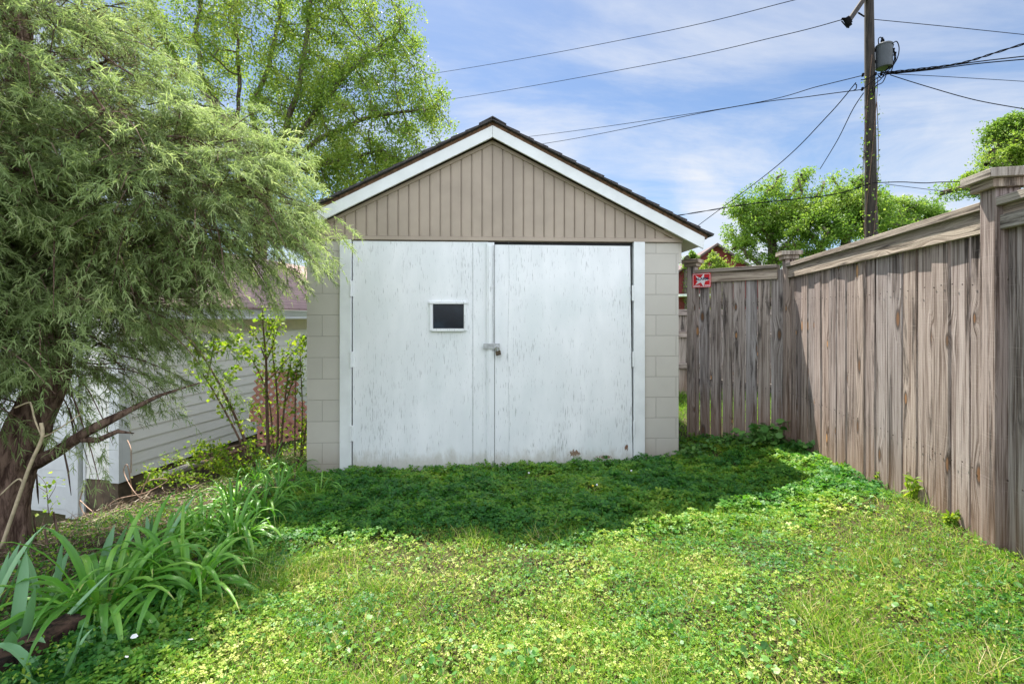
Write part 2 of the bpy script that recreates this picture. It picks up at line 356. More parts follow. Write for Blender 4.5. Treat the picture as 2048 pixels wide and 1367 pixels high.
wallbox(WL, .2, WL + .2, DEP); wallbox(WR - .2, .2, WR, DEP); wallbox(WL + .2, DEP - .2, WR - .2, DEP)
b.build('wall', M_BLOCK, GA)
b = MB(); b.box(JL1, .35, 0.0, JR0, .37, WT); b.build('interior_dark_sheet', M_DARK, GA)  # near-black sheet behind the doors, painted as the unlit interior
SL = .505; PK = 3.225   # underside-of-rake peak height, slope
# gable siding: vertical panels with grooves between, following the slope
b = MB(); step = .1005; half = 17
def top(x): return PK - .03 - SL * abs(x)
back = [(WL - .12, 0, 2.285), (WR + .03, 0, 2.285), (WR + .03, 0, top(WR + .03)), (0, 0, top(0)), (WL - .12, 0, top(WL - .12))]
b.poly([(x, .0, z) for x, y, z in back], (0, .05, 0))
b2 = MB()
for i in range(-19, 18):
    x0 = i * step + .004; x1 = (i + 1) * step - .008; x0c, x1c = max(x0, WL - .1), min(x1, WR + .02)
    if x1c <= x0c: continue
    z0, z1 = top(x0c), top(x1c)
    if min(z0, z1) < 2.30: continue
    b2.poly([(x0c, -.001, 2.29), (x1c, -.001, 2.29), (x1c, -.001, z1), (x0c, -.001, z0)] if i != -1 or True else [], (0, -.011, 0), r=random.random())
    b2.poly([(x0c + .003, -.0121, 2.30), (x0c + .009, -.0121, 2.30), (x0c + .009, -.0121, z0 - .02), (x0c + .003, -.0121, z0 - .02)], (0, -.004, 0), r=.5)
gsd = b.build('gable_siding', M_TAUPE, GA); b2.build('siding_panels', M_TAUPE, gsd)
b = MB(); b.box(WL - .1, -.022, 2.252, WR + .03, .02, 2.287, along='x')
for sg in (-1, 1):
    xe = WL - .1 if sg < 0 else WR + .03
    b.poly([(0, -.024, PK - .002), (xe, -.024, PK - .002 - SL * abs(xe)), (xe, -.024, PK - .036 - SL * abs(xe)), (0, -.024, PK - .036)], (0, .03, 0))
b.build('siding_trim', M_TAUPE, GA)
# soffits: sloped undersides
b = MB(); XE = 2.03; t = .015
for sg in (-1, 1):
    wallx = WL if sg < 0 else WR
    b.poly([(wallx * 1.0 - sg * .15, -.075, PK - .0 - SL * (abs(wallx) - .15)), (sg * XE, -.075, PK - SL * XE), (sg * XE, -.075, PK - SL * XE + t), (wallx - sg * .15, -.075, PK + t - SL * (abs(wallx) - .15))], (0, DEP + .15, 0))
    b.box(min(wallx + sg * .001, wallx + sg * .03), .001, 2.05, max(wallx + sg * .001, wallx + sg * .03), DEP, PK - SL * abs(wallx) - .02)
b.build('soffit', m_plain('beige_paint', (.50, .465, .40), .6, 0, .08, 5), GA)
# rake boards
for sg in (-1, 1):
    b = MB(); xe = sg * 2.07
    b.poly([(sg * .0012, -.10, PK + .11), (xe, -.10, PK + .11 - SL * 2.07), (xe - sg * .012, -.10, PK - .002 - SL * 2.07), (sg * .0012, -.10, PK)], (0, .024, 0), r=.3 + sg * .1)
    b.build('rake_board', M_TRIMW, GA)
b = MB()
for sg in (-1, 1):
    xe = 2.10
    z0 = PK + .112
    b.poly([(0, -.085, z0), (sg * xe, -.085, z0 - SL * xe), (sg * xe, -.085, z0 + .038 - SL * xe), (0, -.085, z0 + .038)], (0, DEP + .2, 0), r=.1)
b.build('roof_deck', M_BROWN, GA)
RO = MB()
for sg in (-1, 1):
    x = 2.14; k = 0
    while x > 0:
        xi = max(x - .15, -.0); z0 = PK + .152
        up = Vector((sg * SL, 0, 1)).normalized()
        a0 = Vector((sg * x, 0, z0 - SL * x)); a1 = Vector((sg * xi, 0, z0 - SL * xi))
        y0 = -.125 - random.uniform(0, .012)
        RO.poly([(a0.x, y0, a0.z), (a1.x, y0, a1.z), ((a1 + up * .012).x, y0, (a1 + up * .012).z), ((a0 + up * (.022 + random.uniform(0, .006))).x, y0, (a0 + up * .024).z)], (0, DEP + .3, 0), r=random.random())
        x -= .135; k += 1
RO.poly([(-.13, -.135, PK + .152 - .13 * SL + .02), (0, -.135, PK + .174), (.13, -.135, PK + .152 - .13 * SL + .02), (.13, -.135, PK + .152 - .13 * SL + .03), (0, -.135, PK + .187), (-.13, -.135, PK + .152 - .13 * SL + .03)], (0, DEP + .3, 0))
RO.build('roof', M_SHING, GA)
# door frame
for nm, x0, x1 in (('door_jamb', JL0, JL1), ('door_jamb', JR0, JR1)):
    b = MB(); b.box(x0, -.03, -.1, x1, .14, 2.25); b.build(nm, M_TRIMW, GA, bevel=.003)
b = MB(); b.box(JL1 + .002, .012, 2.215, JR0 - .002, .12, 2.2505, along='x'); b.build('door_header', M_DARK, GA)  # near-black like the interior, stands for the dark gap above the doors
XM = gs(985)
# left leaf with window hole
wx0, wx1, wz0, wz1 = gs(866), gs(928), gz(657), gz(607)
D1 = MB(); x0, x1, zt = JL1 + .012, gs(976), 2.238
for (a, bb, c_, d) in ((x0, .03, wx0, zt), (wx1, .03, x1, zt), (wx0, .03, wx1, wz0), (wx0, wz1, wx1, zt)): D1.box(a, -.012, bb, c_, .022, d)
dl = D1.build('door', M_DOOR, GA); dl['label'] = 'left leaf with a small dark window'
b = MB(); b.box(gs(945.2), -.0135, .04, gs(946.4), -.011, zt - .01); b.build('seam', M_STEEL, dl)
b = MB(); b.box(gs(973), -.034, .04, gs(988.5), -.0125, 2.232); b.box(gs(976.5), -.042, .05, gs(984), -.0345, 2.20); b.build('astragal', M_DOOR, dl, bevel=.003)
wf = MB(); e = .028
wf.box(wx0 - e - .008, -.034, wz1 - .004, wx1 + e + .01, -.011, wz1 + .020, along='x'); wf.box(wx0 - e, -.028, wz0 - .02, wx0, -.011, wz1 - .005); wf.box(wx1, -.028, wz0 - .02, wx1 + e, -.011, wz1 - .005); wf.box(wx0 - .004, -.04, wz0 - .024, wx1 - .001, -.0, wz0 + .002, along='x')
wn = wf.build('window', M_DOOR, dl, bevel=.002); b = MB(); b.box(wx0 - .01, .012, wz0 - .01, wx1 + .01, .018, wz1 + .01); pane = b.build('pane', M_GLASS, dl)
# right leaf, slightly sagging
D2 = MB(); x0 = gs(989.5); xt, xb = gs(1259.5), gs(1264.5); zt2 = 2.214
D2.poly([(x0, -.012, .03), (xb, -.012, .03), (xt, -.012, zt2 - .003), (x0, -.012, zt2)], (0, .03, 0))
dr = D2.build('door', M_DOOR, GA); dr['label'] = 'right leaf with bare patches at its foot'
b = MB(); xs = gs(1017); pts = []
for i in range(40):
    z = .05 + i * 2.15 / 39; b.box(xs + .006 * math.sin(i * .23) - .0015, -.0135, z, xs + .006 * math.sin(i * .23) + random.uniform(-.0008, .002), -.011, z + .0551)
b.build('seam', M_STEEL, dr)
# cable / cord beside the meeting edge
b = MB(); pts = [(gs(986.5) + .002 * math.sin(i), -.046, 2.2 - i * .06) for i in range(18)]; b.tube(pts, .0035, 6); b.build('cord', M_STEEL, dl)
for (px, py, wd, par) in ((703.5, 577, 0, dl), (703.5, 718, 0, dl), (703.5, 865, 0, dl), (1264.5, 586, 0, dr), (1265.5, 717, 0, dr), (1267, 855, 0, dr)):
    b = MB(); s_ = gs(px); z = gz(py, s_); h = .075
    b.box(s_ - .014, -.036, z - h, s_ - .002, -.0305, z + h); b.box(s_ + .002, -.018, z - h, s_ + .02, -.0125, z + h); b.tube([(s_, -.036, z - h), (s_, -.036, z + h)], .006, 8)
    b.build('hinge', M_TRIMW, par)
b = MB(); s0, s1 = gs(967), gs(999); z0, z1 = gz(697), gz(686)
b.box(s0, -.052, z0, s1, -.0465, z1); b.box(s0 + .004, -.0465, z0 + .006, s0 + .014, -.0125, z1 - .006); b.box(s1 - .022, -.0465, z0 + .006, s1 - .008, -.0125, z1 - .006)
b.tube([(gs(994), -.048, gz(692)), (gs(994), -.072, gz(692)), (gs(994), -.074, gz(697)), (gs(994), -.048, gz(697))], .003, 6)
for sx_ in (.02, .04, .06): b.tube([(s0 + sx_, -.056, (z0 + z1) / 2), (s0 + sx_, -.051, (z0 + z1) / 2)], .004, 8)
b.build('hasp', M_STEEL, GA, bevel=.001)
# padlock hangs from the hasp
PL = thing('padlock', 'small brown padlock with a bright shackle hanging from the door hasp', 'padlock')
PL.matrix_world = Matrix.Translation((-.19, 4.53, 0)) @ Matrix.Rotation(R(3), 4, 'Z') @ Matrix.Translation((gs(993.5), -.062, gz(692))) @ Matrix.Rotation(R(-12), 4, 'Y')
b = MB(); pts = [(-.0145, 0, -.045)] + [(-.0145 * math.cos(a), 0, -.012 + .0145 * math.sin(a)) for a in np.linspace(0, math.pi, 10)] + [(.0145, 0, -.045)]
b.tube(pts, .0038, 8); b.build('shackle', M_CHROME, PL, smooth=True)
b = MB(); b.box(-.025, -.011, -.085, .025, .011, -.042); b.box(-.0265, -.0125, -.067, .0265, .0125, -.060); b.build('lock_body', M_BRASS, PL, bevel=.003)

# ---------------------------------------------------------------- fences
Cn = Vector((2.70, 4.534, 0)); Nn = Vector((2.186, 2.149, 0)); Ln = Vector((2.005, 5.17, 0))
TOPZ = 2.03
def post(parent, p, d, n, mat, z1=2.07, prot=.044):
    """p on board face line; d along, n towards the yard"""
    b = MB(); w = .089; o = p - d * w / 2 + n * prot; zb = ghf(p.x, p.y) - .25
    b.slab((o.x, o.y, zb), (0, 0, z1 - zb), d * w, -n * w); po = b.build('post', mat, parent, bevel=.004)
    b = MB()
    for (hw, z0, z2) in ((.068, z1, z1 + .038), (.092, z1 + .0385, z1 + .078)):
        q = p + n * (prot - w / 2) - d * hw - n * hw; b.slab((q.x, q.y, z0), d * hw * 2, n * hw * 2, (0, 0, z2 - z0))
    b.build('post_cap', MWT, po, bevel=.003); return po
def fence(name, label, A, B, yard, mat, gap=.004, posts=(), ends=(0, 0), wob=.004, bw=.14):
    d = (B - A).normalized(); n = Vector((-d.y, d.x, 0)); n = n if n.dot(yard) > 0 else -n
    Lg = (B - A).length; t = thing(name, label, 'fence', A + Vector((0, 0, ghf(A.x, A.y))), 0)
    inv = Matrix.Translation(-t.location)
    b = MB(); s = ends[0]
    while s < Lg - ends[1] - .02:
        w = min(bw * random.uniform(.93, 1.03), Lg - ends[1] - s); g = random.uniform(.5, 1.6) * gap; q = A + d * (s + g / 2)
        zb = ghf(q.x, q.y) - .06; off = random.uniform(-wob, wob); tilt = random.uniform(-.004, .004)
        b.slab(q + n * off + Vector((0, 0, zb)), Vector((0, 0, 1.985 - zb)) + d * tilt, d * (w - g) + n * random.uniform(-.005, .005), -n * .017); s += w
    panel = b.build('board_panel', mat, t, bevel=.003)
    b = MB(); s_ = ends[0] + .03
    while s_ < Lg - ends[1] - .05:
        for z in (.79, 1.66):
            for dx_ in (0, .075):
                q = A + d * (s_ + dx_ + random.uniform(-.008, .008)) + n * .0075; b.slab((q.x, q.y, z + random.uniform(-.012, .012)), d * .006, (0, 0, .006), n * .002)
        s_ += bw
    tag(b.build('nail_heads', M_BLK0, t), kind='stuff')
    b = MB()
    for z in (.75, 1.62):
        b = MB(); q = A + d * .05 - n * .023; b.slab((q.x, q.y, z), d * (Lg - .1), -n * .038, (0, 0, .089)); b.build('back_rail', MWT, t)
    b = MB(); q = A + d * .045 + n * .004; b.slab((q.x, q.y, 1.951), d * (Lg - .09), n * .012, (0, 0, .0405)); b.build('upper_fascia', MWT, t)
    b = MB(); b.slab((q.x, q.y, 1.888), d * (Lg - .09), n * .024, (0, 0, .063)); b.build('fascia_board', MWT, t, bevel=.002)
    b = MB(); q = A + d * .045 - n * .085; b.slab((q.x, q.y, 1.992), d * (Lg - .09), n * .128, (0, 0, .038)); b.build('cap_board', MWT, t, bevel=.003)
    for p, dd, nn_ in posts: post(t, p, dd, nn_, mat)
    for o in t.children:
        o.matrix_parent_inverse = inv
    return t
df = (Nn - Cn).normalized(); nf = Vector((df.y, -df.x, 0)); nf = nf if nf.x < 0 else -nf
Nn = Nn + df * .08; N2 = Nn + df * 2.44
f1 = fence('wooden_fence', 'long sunlit weathered board fence running from the corner to the right edge', Cn, Nn, Vector((-1, 0, 0)), MW, .009, ((Cn + df * .0, df, nf), (Nn, df, nf)), (.03, .0), .006)
# the next panel of the same run, beyond the near post
tmp = fence('wooden_fence', 'x', Nn, N2, Vector((-1, 0, 0)), MW, .009, ((N2, df, nf),), (.03, 0))
for o in list(tmp.children):
    mi_ = o.matrix_parent_inverse.copy(); o.parent = f1; o.matrix_parent_inverse = Matrix.Translation(-f1.location)
bpy.data.objects.remove(tmp)
db = (Ln - Cn).normalized(); nb = Vector((-db.y, db.x, 0)); nb = nb if nb.y < 0 else -nb
f2 = fence('wooden_fence', 'short shaded board fence with the red sign between garage and corner', Cn + db * .05, Ln, Vector((0, -1, 0)), MW2, .009, ((Ln, db, nb),), (.0, .03), .003, .118)
# distant fence seen in the slot beside the garage
b = MB(); t = thing('wooden_fence', 'low grey rail fence far behind seen through the slot beside the garage', 'fence', (2.6, 7.4, .1))
for i in range(14): b.slab((-.4 + i * .15, 0, -.2), (0, 0, 1.72), (.14, 0, 0), (0, .018, 0))
b.build('board_panel', MW2, t); b = MB()
for z in (.6, 1.1, 1.45): b.slab((-.4, -.04, z), (2.1, 0, 0), (0, .038, 0), (0, 0, .09))
b.build('rail', MW2, t)
# alarm sign
SG = thing('sign', 'small red sign with a white star on the short fence', 'sign'); k = db * -1
sx_ = P(1384.5, 561, 1); 
def on_back(px, off):
    # point on the back fence plane + off towards yard
    c0 = Cn + nb * off; kx = (px - 1024) / F; # c0 + db*s : x = kx*y
    s = (kx * c0.y - c0.x) / (db.x - kx * db.y); return c0 + db * s
p0 = on_back(1385, .042); p1 = on_back(1422, .042); zt_, zb_ = CAMZ - (547.5 - HZ) / F * p0.y, CAMZ - (575.5 - HZ) / F * p0.y
SG.location = (p0.x, p0.y, zb_); SG.rotation_euler = (0, 0, math.atan2(p1.y - p0.y, p1.x - p0.x)); sw, sh = (p1 - p0).length, zt_ - zb_
M_RED = m_plain('red_sign_face', (.62, .012, .02), .35, 0, .1, 10, .02); M_SW = m_plain('sign_white', (.78, .74, .76), .4, 0, .04); M_SD = m_plain('sign_dark_print', (.02, .03, .09), .4)
def rr(w, h, r_, x=0, z=0, n=5):
    o = []
    for cx, cz, a0 in ((w - r_, h - r_, 0), (r_, h - r_, 90), (r_, r_, 180), (w - r_, r_, 270)):
        for i in range(n + 1): a = R(a0 + 90 * i / n); o.append((x + cx + r_ * math.cos(a), z + cz + r_ * math.sin(a)))
    return o
b = MB(); b.poly([(x, 0, z) for x, z in rr(sw, sh, .012)], (0, -.004, 0)); b.build('sign_face', M_RED, SG)
b = MB(); o_ = rr(sw - .012, sh - .012, .012, .006, .006); i_ = rr(sw - .022, sh - .022, .010, .011, .011); kk = len(o_)
for i in range(kk):
    j = (i + 1) % kk; b.poly([(o_[i][0], -.0042, o_[i][1]), (o_[j][0], -.0042, o_[j][1]), (i_[j][0], -.0042, i_[j][1]), (i_[i][0], -.0042, i_[i][1])], (0, -.0008, 0))
b.build('border_line', M_SW, SG)
star = [(.17, .86), (.45, .66), (.64, 1.0), (.64, .66), (.93, .49), (.70, .43), (.61, .05), (.47, .36), (.17, .20), (.30, .45), (.22, .5), (.3, .58)]
b = MB(); cx_, cz_ = .5 * sw, .52 * sh
for i in range(len(star)):
    a_, c_ = star[i], star[(i + 1) % len(star)]; b.poly([(a_[0] * sw, -.0046, a_[1] * sh), (c_[0] * sw, -.0046, c_[1] * sh), (cx_, -.0046, cz_)], (0, -.001, 0))
b.build('star', M_SW, SG)
b = MB()
for x0_, x1_, z_, hh in ((.10, .42, .115, .05), (.66, .92, .115, .05)): b = MB(); b.box(x0_ * sw, -.0056, z_ * sh, x1_ * sw, -.0044, (z_ + hh) * sh); b.build('small_print', M_SW, SG)
fc = bpy.data.curves.new('lettering', 'FONT'); fc.body = 'ALARM'; fc.size = .045; fc.align_x = 'CENTER'; fc.extrude = .0006; fc.offset = .0012; fc.materials.append(M_SD)
fo = bpy.data.objects.new('lettering', fc); COL.objects.link(fo); fo.parent = SG; fo.location = (.53 * sw, -.0062, .52 * sh); fo.rotation_euler = (R(90), 0, 0); fo.scale = (.95, .9, 1)
dg = bpy.context.evaluated_depsgraph_get(); fm = bpy.data.meshes.new_from_object(fo.evaluated_get(dg)); f2o = bpy.data.objects.new('lettering', fm); COL.objects.link(f2o); f2o.parent = SG; f2o.location = fo.location; f2o.rotation_euler = fo.rotation_euler; f2o.scale = fo.scale; bpy.data.objects.remove(fo); f2o.name = 'lettering'

# ---------------------------------------------------------------- neighbour's garage (white vinyl)
NG = thing('neighbour_garage', 'white vinyl sided garage of the neighbour behind the drooping evergreen', 'garage', (-4.9, 5.8, 0), R(-9.9))
m = M('cream_vinyl_siding'); c = m.co(); n = m.noise(c, 2, 5); g = m.noise(c, 30, 5, .7); m.bump(g, .05, .002)
M_VINYL = m.fin(m.mix(m.math('MULTIPLY', m.map(n, .4, .7), .3), (.95, .93, .86), (.86, .84, .74)), .4, 0, .4)
def lap(b, p0, along, out, z0, z1, ex=.15):
    z = z0
    while z < z1 - .01:
        zt_ = min(z + ex, z1); h = zt_ - z; a = Vector(p0); o = Vector(out)
        for (q0, q1, e0, e1) in ((0, .1, .016, .014), (.1, .9, .014, .003), (.9, 1, .003, .001)):
            s = a + o * e0 + Vector((0, 0, z + h * q0)); s2 = a + o * e1 + Vector((0, 0, z + h * q1)); k = len(b.v); al = Vector(along)
            b.v += [tuple(s), tuple(s + al), tuple(s2 + al), tuple(s2)]; b.face([k, k + 1, k + 2, k + 3], [(0, 0), (1, 0), (1, 1), (0, 1)], .5)
        k = len(b.v); s = a + o * .016 + Vector((0, 0, z)); s2 = a + Vector((0, 0, z - .001)); b.v += [tuple(s2), tuple(s2 + Vector(along)), tuple(s + Vector(along)), tuple(s)]; b.face([k, k + 1, k + 2, k + 3], [(0, 0)] * 4, .5)
        z = zt_
b = MB(); lap(b, (0, .11, 0), (0, 9, 0), (1, 0, 0), -.52, 1.28); lap(b, (-.12, 0, 0), (-.36, 0, 0), (0, -1, 0), -.52, 1.42); b.box(-.45, .02, -.5, -.01, 9.1, 1.4); b.build('siding', M_VINYL, NG)
b = MB(); b.box(-.115, -.03, -.55, .03, .0, 1.44); b.box(.0, .0, -.55, .03, .115, 1.3); b.build('corner_trim', M_TRIMW, NG, bevel=.003)
b = MB(); b.box(-.515, -.025, -.6, -.482, .03, 1.44); b.box(-.75, -.05, -1.15, -.56, .03, 1.44); b.box(-.56, -.01, -1.15, -.516, .03, -.6); b.build('door_trim', M_TRIMW, NG, bevel=.003)
b = MB()
for i in range(5):
    z = -1.06 + i * .5; b.box(-4.4, .04, z, -.77, .08, z + .494, along='x')
    for j in range(6): xx = -4.3 + j * .6; b.box(xx, .034, z + .1, xx + .48, .0395, z + .4, along='x')
b.build('overhead_door', M_TRIMW, NG, bevel=.004)
b = MB(); b.box(-.5, -.0, -1.5, -.015, .1, -.53); b.box(-.3, .1, -1.5, -.015, 9, -.53); b.build('foundation', m_plain('stained_brown_foundation', (.13, .095, .06), .9, 0, .5, 5, .5), NG)
b = MB(); b.box(-5.2, 0, -1.1, -4.4, .1, 1.5); b.poly([(-5.2, .03, 1.42), (0, .03, 1.42), (0, .03, 1.6), (-2.6, .03, 2.75), (-5.2, .03, 1.6)], (0, .08, 0)); b.box(-5.2, .1, -1.1, -5.1, 9, 1.5); b.build('wall', M_VINYL, NG)
b = MB(); b.box(-.1, .05, 1.285, .045, 9.05, 1.5, along='y'); b.box(.0, -.25, 1.50, .32, 9.1, 1.515, along='y'); b.build('frieze', m_plain('cream_trim', (.80, .71, .55), .6, 0, .05), NG)
b = MB(); b.box(.32, -.25, 1.49, .345, 9.1, 1.635, along='y'); b.poly([(.40, -.25, 1.64), (.345, -.25, 1.53), (.345, -.25, 1.64)], (0, 9.3, 0)); b.build('fascia', M_TRIMW, NG)
m = M('faded_red_brown_shingle'); br = m.nd('ShaderNodeTexBrick'); m.l.new(m.co(rot=(0, 0, R(90))), br.inputs['Vector']); br.inputs['Scale'].default_value = 1; br.inputs['Brick Width'].default_value = .3; br.inputs['Row Height'].default_value = .13; br.inputs['Mortar Size'].default_value = .008
br.inputs['Color1'].default_value = (.26, .17, .16, 1); br.inputs['Color2'].default_value = (.33, .22, .20, 1); br.inputs['Mortar'].default_value = (.15, .10, .09, 1); m.bump(m.noise(m.co(), 150, 3), .4, .003); MS2 = m.fin(br.outputs['Color'], .9)
b = MB()
b.poly([(.42, -.28, 1.645), (-2.6, -.28, 3.0), (-2.6, -.28, 3.03), (.42, -.28, 1.675)], (0, 9.4, 0)); b.poly([(-5.62, -.28, 1.645), (-2.6, -.28, 3.0), (-2.6, -.28, 3.03), (-5.62, -.28, 1.675)], (0, 9.4, 0))
b.build('roof', MS2, NG)

# lattice panels
M_TERRA = m_plain('terracotta_plastic', (.40, .17, .12), .6, 0, .15, 12, .1)
def lattice(label, c, w, h, rz, tilt, roll):
    t = thing('lattice_panel', label, 'lattice', c, rz, 'lattice panels leaning on the neighbour wall'); t.rotation_euler = (tilt, roll, rz); b = MB(); pitch = .115; sw_ = .042
    for sg in (-1, 1):
        kx = -h if sg > 0 else 0
        s = -h - w
        while s < w + h:
            # line x = s + sg*z, clip to rect
            pts = [(s + sg * z_, z_) for z_ in np.linspace(0, h, 60) if 0 <= s + sg * z_ <= w]
            if len(pts) > 3:
                a_, e_ = Vector((pts[0][0], 0, pts[0][1])), Vector((pts[-1][0], 0, pts[-1][1])); dd = (e_ - a_).normalized(); pr = Vector((-dd.z, 0, dd.x))
                b.slab(a_ - pr * sw_ / 2 + Vector((0, .004 if sg > 0 else -.004, 0)), e_ - a_, pr * sw_, (0, .0075, 0))
            s += pitch
    b.build('lattice_mesh', M_TERRA, t, bevel=.002)
    b = MB(); b.box(0, -.006, 0, w, .012, .03, along='x'); b.box(0, -.006, 0, .03, .012, h * .35); b.build('edge_strip', M_TERRA, t)
p = P(497, 842, 6.7); lattice('upper terracotta lattice panel leaning on the siding behind bare stems', (p.x, 6.7, p.z), .62, .74, R(6), R(-8), R(5))
p = P(516, 893, 6.3); lattice('lower terracotta lattice panel lying against the first one near the block wall', (p.x, 6.3, p.z), .72, .5, R(4), R(-14), R(-10))
# boards lying by the foundation
for i, (a_, e_, Y0, Y1, w_, lab) in enumerate((((375, 935), (520, 885), 5.7, 6.6, .12, 'long brown plank lying nearest the foundation'), ((300, 958), (395, 925), 5.2, 5.7, .14, 'short grey plank on the litter at the foot of the white siding'), ((395, 915), (470, 893), 6.2, 7.2, .10, 'dark plank on top behind the leafy brush'))):
    A_, E_ = P(*a_, Y0), P(*e_, Y1); t = thing('plank', lab, 'plank', A_, 0, 'planks by the foundation'); b = MB(); d_ = E_ - A_
    b.slab((0, 0, 0), d_, Vector((d_.y, -d_.x, 0)).normalized() * w_, (0, 0, .035)); b.build('board', MWT if i == 1 else M_BROWN, t, bevel=.003)

# ---------------------------------------------------------------- foliage generators
def unit(v): return v / np.maximum(np.linalg.norm(v, axis=1, keepdims=True), 1e-9)
def leaves(Pn, size, up=.5, droop=0., asp=.55, fold=.15, rnd=None, axis_=None):
    """rhombic leaf faces at points; returns V,F"""
    n = len(Pn); a = rng.normal(size=(n, 3)) if axis_ is None else axis_ + rng.normal(size=(n, 3)) * .35
    a[:, 2] -= droop; a = unit(a); nr = rng.normal(size=(n, 3)); nr[:, 2] += up * 2.5; nr = nr - a * (nr * a).sum(1, keepdims=True); nr = unit(nr); s = np.cross(a, nr)
    L_ = np.asarray(size).reshape(-1, 1) * np.ones((n, 1)); w = L_ * asp / 2
    V = np.stack([Pn, Pn + a * L_ * .45 + s * w + nr * w * fold * 2, Pn + a * L_, Pn + a * L_ * .45 - s * w + nr * w * fold * 2], 1).reshape(-1, 3)
    return V, np.arange(n * 4).reshape(-1, 4)
def colonize(att, nodes, par, step, infl, kill, iters=90, trop=(0, 0, .1), jit=.12):
    att = np.asarray(att, float); nodes = [np.array(p, float) for p in nodes]; par = list(par)
    nd = np.array(nodes); D = np.linalg.norm(att[:, None] - nd[None], axis=2); near = D.argmin(1); dist = D.min(1); alive = np.ones(len(att), bool)
    trop = np.array(trop); stall = np.zeros(len(att), int)
    for it in range(iters):
        act = alive & (dist < infl)
        if not act.any():
            if not alive.any(): break
            act = alive & (dist <= np.sort(dist[alive])[:max(1, alive.sum() // 60)].max())
        dirs = att[act] - nd[near[act]]; dirs /= np.linalg.norm(dirs, axis=1, keepdims=True) + 1e-9
        ids, inv = np.unique(near[act], return_inverse=True); acc = np.zeros((len(ids), 3)); np.add.at(acc, inv, dirs)
        acc /= np.linalg.norm(acc, axis=1, keepdims=True) + 1e-9; acc += trop + rng.normal(size=acc.shape) * jit; acc /= np.linalg.norm(acc, axis=1, keepdims=True) + 1e-9
        new = nd[ids] + acc * step; base = len(nd); nd = np.concatenate([nd, new]); par += ids.tolist()
        Dn = np.linalg.norm(att[:, None] - new[None], axis=2); m_ = Dn.min(1); am = Dn.argmin(1); up_ = m_ < dist; near[up_] = base + am[up_]; dist[up_] = m_[up_]; stall[act & ~up_] += 1; alive &= stall < 5
        alive &= dist > kill
    return nd, np.array(par)
def weights(par):
    n = len(par); ch = np.zeros(n); w = np.zeros(n)
    for i in range(n - 1, 0, -1):
        if w[i] == 0: w[i] = 1
        w[par[i]] += w[i]
    return np.maximum(w, 1)
def skel_mesh(nd, par, rad, name, mat, parent, ns=5, minr=0, r_par=None):
    n = len(nd); p = par.copy(); p[0] = 0; d = nd - nd[p]; d[0] = d[1] if n > 1 else (0, 0, 1); d = unit(d)
    ref = np.tile([[.31, .93, .17]], (n, 1)); u = unit(np.cross(d, ref)); w = np.cross(d, u)
    th = np.arange(ns) * 2 * np.pi / ns; ring = u[:, None] * np.cos(th)[None, :, None] + w[:, None] * np.sin(th)[None, :, None]
    V1 = nd[:, None] + ring * rad[:, None, None]                                        # end ring at node
    rp = np.minimum(rad[p], rad * 1.5); V0 = nd[p][:, None] + ring * rp[:, None, None]    # start ring at parent
    V = np.concatenate([V0, V1], 1).reshape(-1, 3); base = np.arange(1, n)[rad[1:] >= minr] * ns * 2; j = np.arange(ns); jj = (j + 1) % ns
    Fc = (base[:, None, None] + np.stack([j, j + ns, jj + ns, jj], 1)[None]).reshape(-1, 4)
    return mesh_np(name, V, Fc, mat, parent, smooth=True)
def blobs(bl, n):
    """bl: (cx,cy,cz, rx,ry,rz, weight); points biased to the shell"""
    out = []; tot = sum(q[6] for q in bl)
    for cx, cy, cz, rx, ry, rz, w in bl:
        k = int(n * w / tot); v = unit(rng.normal(size=(k, 3))) * (rng.random((k, 1)) ** .38); out.append(v * [rx, ry, rz] + [cx, cy, cz])
    return np.concatenate(out)
MAPLE = [(0, (.08, .15, .025)), (.35, (.14, .23, .035)), (.7, (.24, .32, .06)), (1, (.38, .42, .13))]
ML_BIG = m_leaf('yellow_green_spring_leaf', MAPLE, (1.5, 1.5, .9), .45)
ML_MID = m_leaf('fresh_green_leaf', [(0, (.07, .14, .02)), (.4, (.14, .25, .04)), (.75, (.24, .34, .06)), (1, (.36, .42, .10))], (1.3, 1.35, .8), .42)
